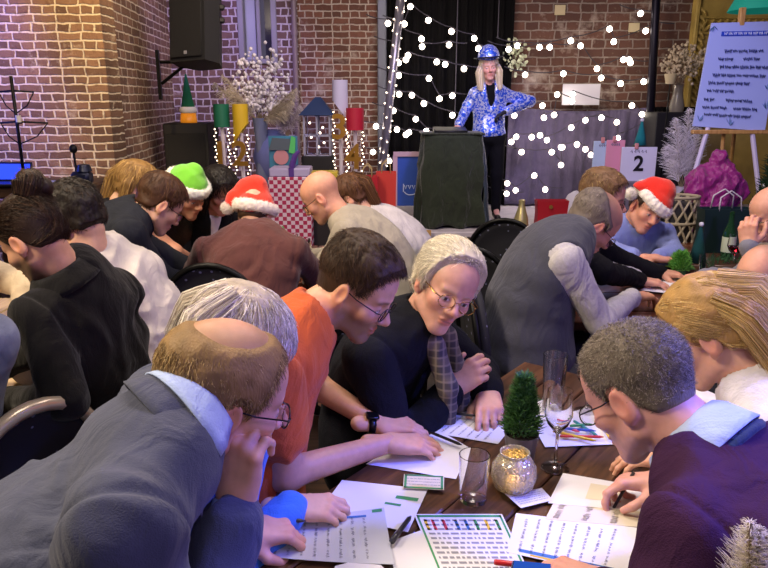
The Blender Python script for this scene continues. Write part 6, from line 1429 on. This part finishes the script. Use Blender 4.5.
m = MB(); m.box((cx, 6.75, a[2]+.04), (b[0]-a[0]-.02, .30, .08), bev=.01); o2 = m.build('gift_box', mat('gift_lilac', '#b5a9cc', rough=.5)); tag(o2, 'lilac gift box lying on the checked box', 'box')
m = MB(); m.box((cx+.02, 6.75, a[2]+.045), (.05, .31, .085)); m.tube([(cx+.02, 6.62, a[2]+.09), (cx+.06, 6.62, a[2]+.20), (cx+.10, 6.62, a[2]+.24)], [.03, .025, .015], n=8); m.build('purple_ribbon', mat('ribbon_purple', '#5a3a8a', rough=.4), o2)
o = MB().box((cx+.30, 6.85, a[2]-.02), (.28, .2, .10), bev=.01).build('yellow_parcel', mat('parcel_yellow', '#c9b23a', rough=.5)); tag(o, 'yellow parcel beside the lilac gift box', 'box')
MB().box((cx+.30, 6.85, (a[2]-.07)/2), (.30, .22, a[2]-.07), bev=.01).build('tt', mat('crate_dark', '#221c1e')); o = bpy.data.objects['tt']; o.name = 'dark_crate'; tag(o, 'dark crate under the yellow parcel', 'crate')
# glass house lantern with blue roof
a, b = P(305, 115, 7.45), P(331, 155, 7.45); x0, x1, z0, z1 = a[0], b[0], b[2], a[2]; ln_ = empty('house_lantern', ((x0+x1)/2, 7.45, z0), 'white framed glass lantern with a dark blue pitched roof', 'lantern')
FRW = mat('lantern_frame', '#9a9ab4', rough=.4); m = MB(); D = .12
for x in (x0, (x0+x1)/2, x1):
    for y in (7.45-D, 7.45+D): m.box((x, y, (z0+z1)/2), (.018, .018, z1-z0))
for z in (z0, (z0+z1)/2, z1):
    for y in (7.45-D, 7.45+D): m.box(((x0+x1)/2, y, z), (x1-x0, .018, .018))
    for x in (x0, x1): m.box((x, 7.45, z), (.018, 2*D, .018))
m.build('frame', FRW, ln_); pk = P(318, 97, 7.45)
m = MB(); m.add([(x0-.05, 7.45-D-.05, z1), (x1+.05, 7.45-D-.05, z1), (x1+.05, 7.45+D+.05, z1), (x0-.05, 7.45+D+.05, z1), (pk[0]-.03, 7.45, pk[2]), (pk[0]+.03, 7.45, pk[2])], [(0, 3, 2, 1), (0, 1, 5, 4), (1, 2, 5), (2, 3, 4, 5), (3, 0, 4)]); m.build('roof', mat('roof_blue', '#23355e', rough=.5), ln_, smooth=False)
MB().box(((x0+x1)/2, 7.45, (z0+z1)/2), (x1-x0-.01, 2*D-.01, z1-z0-.01)).build('pane', mat('pane_glass', '#cfd2e8', rough=.05, trans=1., ior=1.02), ln_)
for i in range(6): bulb_at(((x0+x1)/2+.08*math.sin(i*2.2), 7.45+.05*math.cos(i*3), z0+.08+i*.05), .012, ln_, TINY, 'fairy_light')
mb = MB().box(((x0+x1)/2, 7.45, (z0+zsb)/2), (x1-x0+.06, .3, z0-zsb-.002), bev=.008); o = mb.build('black_riser', mat('riser', '#18151a', rough=.5)); tag(o, 'black riser box under the house lantern', 'box')
# red soft toy / bag shapes right of the brown-haired woman
for lab, x0_, y0_, x1_, y1_, Y_, cc in (('bright red gift sack on the floor behind the brown-haired woman', 357, 176, 378, 215, 6.4, '#b3202c'), ('coral red paper bag beside the slanting lit pole', 376, 172, 396, 212, 6.6, '#cc4038')):
    bag(lab, x0_, y0_, x1_, y1_, Y_, cc, zb=.002, dep=.2, group='red bags before the stage')
o = lathe_thing('green_bauble', 'neon green glass ornament at the stage foot', 'ornament', A(P(400, 222, 6.3)[0], 6.3, 0), [(0, 0), (.08, 0), (.09, .3), (.05, .48), (.03, .55), (0, .56)], mat('neon_green', '#3fbf4f', rough=.3, emit='#3fe04f', es=.3))
# wine glasses and bottles on the far left table
wineglass('stemmed glass of white wine before the bald man', A(-.42, 3.62, .752), h=.20, rb=.04, rt=.033, wine='#d8d8a0')
wineglass('empty stemmed glass beside the white wine', A(-.50, 3.75, .752), h=.20, rb=.038, rt=.032)
lathe_thing('tumbler', 'water tumbler behind the Santa hat man on the far table', 'glass', A(-.44, 3.50, .753), [(0, 0), (.032, 0), (.036, .10)], GL, [(0, .01), (.033, .10)])
lathe_thing('fir_cone_tree', 'small green cone tree ornament on the far table', 'ornament', A(-.58, 3.95, .753), [(0, 0), (.05, 0), (.035, .09), (.01, .2), (0, .21)], mat('cone_green', '#2f8f4a', rough=.7, bump=1, bscale=120))
sheet('white sheet glowing beside the suit man\'s face', [(168, 272), (176, 262), (192, 264), (188, 276)], z=.752, group='papers on the far table')
# papers and pen on the left table
sheet('white quiz sheet on the left table by the bracelet hand', [(2, 340), (12, 318), (40, 316), (38, 340)], z=.7515, group='papers on the left table', lines=5)
sheet('cream sheet on the left table beside the black sleeve', [(10, 372), (14, 352), (44, 350), (42, 378)], z=.7515, m=CREAMP, group='papers on the left table')
pen('violet pen on the left table in front of the black-shirted man', (18, 348), (34, 338), PC('#4a2fa8'), r=.006, name='marker_pen', cat='pen', z=.770)
# ---- workbench with old machine, left
a, b = P(-40, 183, 5.55), P(98, 181, 5.55); wb = empty('workbench', ((a[0]+b[0])/2, 5.6, 0), 'old dark wooden workbench against the left brick wall', 'workbench'); zw = a[2]
WD = wood('bench_wood', '#2a1b12', '#5a3f2a', scale=(1, 8, 8), rough=.5)
MB().box(((a[0]+b[0])/2, 5.65, zw-.05), (b[0]-a[0], .6, .10), bev=.015).build('worktop', WD, wb)
for x in (a[0]+.2, (a[0]+b[0])/2, b[0]-.12): MB().lathe([(0, 0), (.05, 0), (.04, .2), (.06, .45), (.035, .6), (.06, zw-.1), (0, zw-.1)], (x, 5.45, 0), n=14).build('leg', WD, wb, smooth=True)
MB().box(((a[0]+b[0])/2, 5.85, .35), (b[0]-a[0]-.2, .04, .3)).build('back_rail', WD, wb)
st = empty('iron_stand', (P(14, 170, 5.5)[0], 5.5, zw), 'black wrought iron stand with crossbars and a candle on the workbench', 'candle stand'); x = P(14, 100, 5.5)[0]; IR = mat('wrought_iron', '#16141a', rough=.5, metal=.5)
m = MB(); m.tube([(x, 5.5, zw+.01), (x, 5.5, P(14, 76, 5.5)[2])], .013, n=8); m.lathe([(0, 0), (.09, 0), (.09, .012), (.02, .03)], (x, 5.5, zw), n=20)
for yy, w1, w2 in ((92, -14, 34), (123, -16, 44), ):
    z = P(14, yy, 5.5)[2]; m.tube([(x+w1/700*5.5, 5.5, z), (x, 5.5, z+.01), ((x+(w2-14)/700*5.5), 5.5, z)], .008, n=6)
    for e in (w1, w2-14): m.tube([(x+e/700*5.5, 5.5, z), (x+e*.6/700*5.5, 5.5, z-.10), (x, 5.5, z-.16)], .005, n=5)
m.build('iron_frame', IR, st, smooth=True); c = A(x+.04, 5.45, P(14, 122, 5.5)[2]); MB().lathe([(0, 0), (.02, 0), (.02, .05), (0, .05)], c, n=14).build('candle', mat('candle_white', '#d9d2c8', rough=.5), st)
MB().lathe([(0, 0), (.022, 0), (.024, .012), (0, .012)], c-A(0, 0, .012), n=14).build('candle_cup', IR, st)
for px, lab, col in ((6, 'open laptop glowing blue on the workbench at the far left', '#1c3cff'),):
    a_ = P(px, 168, 5.45); lpz = empty('laptop', (a_[0], 5.45, zw), lab, 'laptop'); MB().box((a_[0], 5.42, zw+.01), (.34, .24, .018), bev=.004).build('keyboard_base', mat('lap_dark', '#14141c', rough=.4), lpz); MB().box((a_[0], 5.55, zw+.09), (.30, .012, .15), rotx(-.25), bev=.004).build('lid', mat('lap_dark', '#14141c'), lpz); MB().box((a_[0], 5.541, zw+.09), (.27, .004, .12), rotx(-.25)).build('screen', mat('lap_screen', '#2040ff', emit='#2a48e8', es=1.1), lpz)
o = MB().box((P(62, 175, 5.45)[0], 5.45, zw+.012), (.36, .20, .02), rotz(.05), bev=.004).build('open_book', mat('book_pale', '#9aa0c8', rough=.6)); tag(o, 'flat pale tray of papers lying on the workbench', 'tray')
cc = P(80, 172, 5.45); sc = empty('desk_scale', (cc[0], 5.45, zw), 'small dark machine with a round head on the workbench', 'machine'); m = MB(); m.box((cc[0], 5.48, zw+.05), (.14, .12, .10), bev=.02); m.lathe([(0, 0), (.06, 0), (.045, .05), (0, .06)], (cc[0]+.02, 5.48, zw+.10), n=18); m.build('body', mat('machine_dark', '#20243a', rough=.35, metal=.4), sc)
MB().tube([(cc[0]-.04, 5.48, zw+.08), (cc[0]-.045, 5.48, zw+.24)], .009, n=8).build('neck', IR, sc); V, Q = F().el((cc[0]-.045, 5.48, zw+.27), (.03, .03, .035)).mesh(.006); mk('round_head', V, Q, IR, sc)

light('warm_overhead', 'AREA', (-2.2, 1.0, 3.4), (-.4, 1.5, .9), 115, (1, .82, .58), size=.6)  # warm light from the upper left, its source unseen
light('overhead_fill', 'AREA', (.3, 1.6, 3.8), (.3, 2.0, .8), 40, (1, .88, .84), size=.8)  # neutral overhead light added above the main table, no fixture there
light('room_fill', 'AREA', (.6, -1.8, 3.0), (.1, 2.5, 1.0), 24, (.95, .84, 1), size=1.6)  # unseen fill added high behind the camera to brighten faces
light('warm_overhead', 'AREA', (-1.3, 3.2, 3.7), (-.8, 3.6, .9), 68, (1, .82, .62), size=.6)  # warm light added over the far left group, source unseen
light('overhead_fill', 'AREA', (1.3, 3.4, 3.8), (1.0, 3.3, .8), 42, (1, .86, .86), size=.6)  # overhead light added for the group at the second table, source unseen
light('violet_wash', 'AREA', (2.8, .0, 2.6), (.5, 1.4, .8), 46, (.38, .24, 1), size=.6)
light('blue_stage_wash', 'SPOT', (2.2, 1.1, 2.7), (.70, 1.2, 1.15), 520, (.10, .14, 1), size=.12, spot=34)
light('wall_warm', 'SPOT', (-2.0, 4.2, 3.9), (cA-.30, 6.1, 2.0), 380, (1, .68, .26), size=.12, spot=34)
light('wall_blue', 'SPOT', (-4.0, 4.7, 3.9), (-3.75, 6.1, 2.3), 620, (.14, .12, 1), size=.12, spot=50)
light('bench_blue', 'POINT', (-3.3, 5.3, 1.45), (0, 0, 0), 12, (.06, .12, 1), size=.06)
light('niche_violet', 'SPOT', (-1.8, 6.9, 3.6), (-1.9, 9.0, 1.7), 190, (.46, .32, 1), size=.2, spot=60)
light('stage_white', 'SPOT', (1.2, 4.6, 3.9), (.95, 7.8, 1.7), 300, (.42, .38, 1), size=.2, spot=34)
light('back_fill', 'AREA', (.5, 6.0, 4.0), (.4, 8.8, 1.5), 92, (1, .84, .84), size=2.0)
light('easel_wash', 'SPOT', (1.6, 4.2, 3.8), (2.9, 6.6, 1.8), 170, (.36, .36, 1), size=.15, spot=32)
light('return_warm', 'SPOT', (-.9, 5.2, 3.9), (-2.5, 7.6, 1.9), 190, (1, .74, .45), size=.15, spot=46)
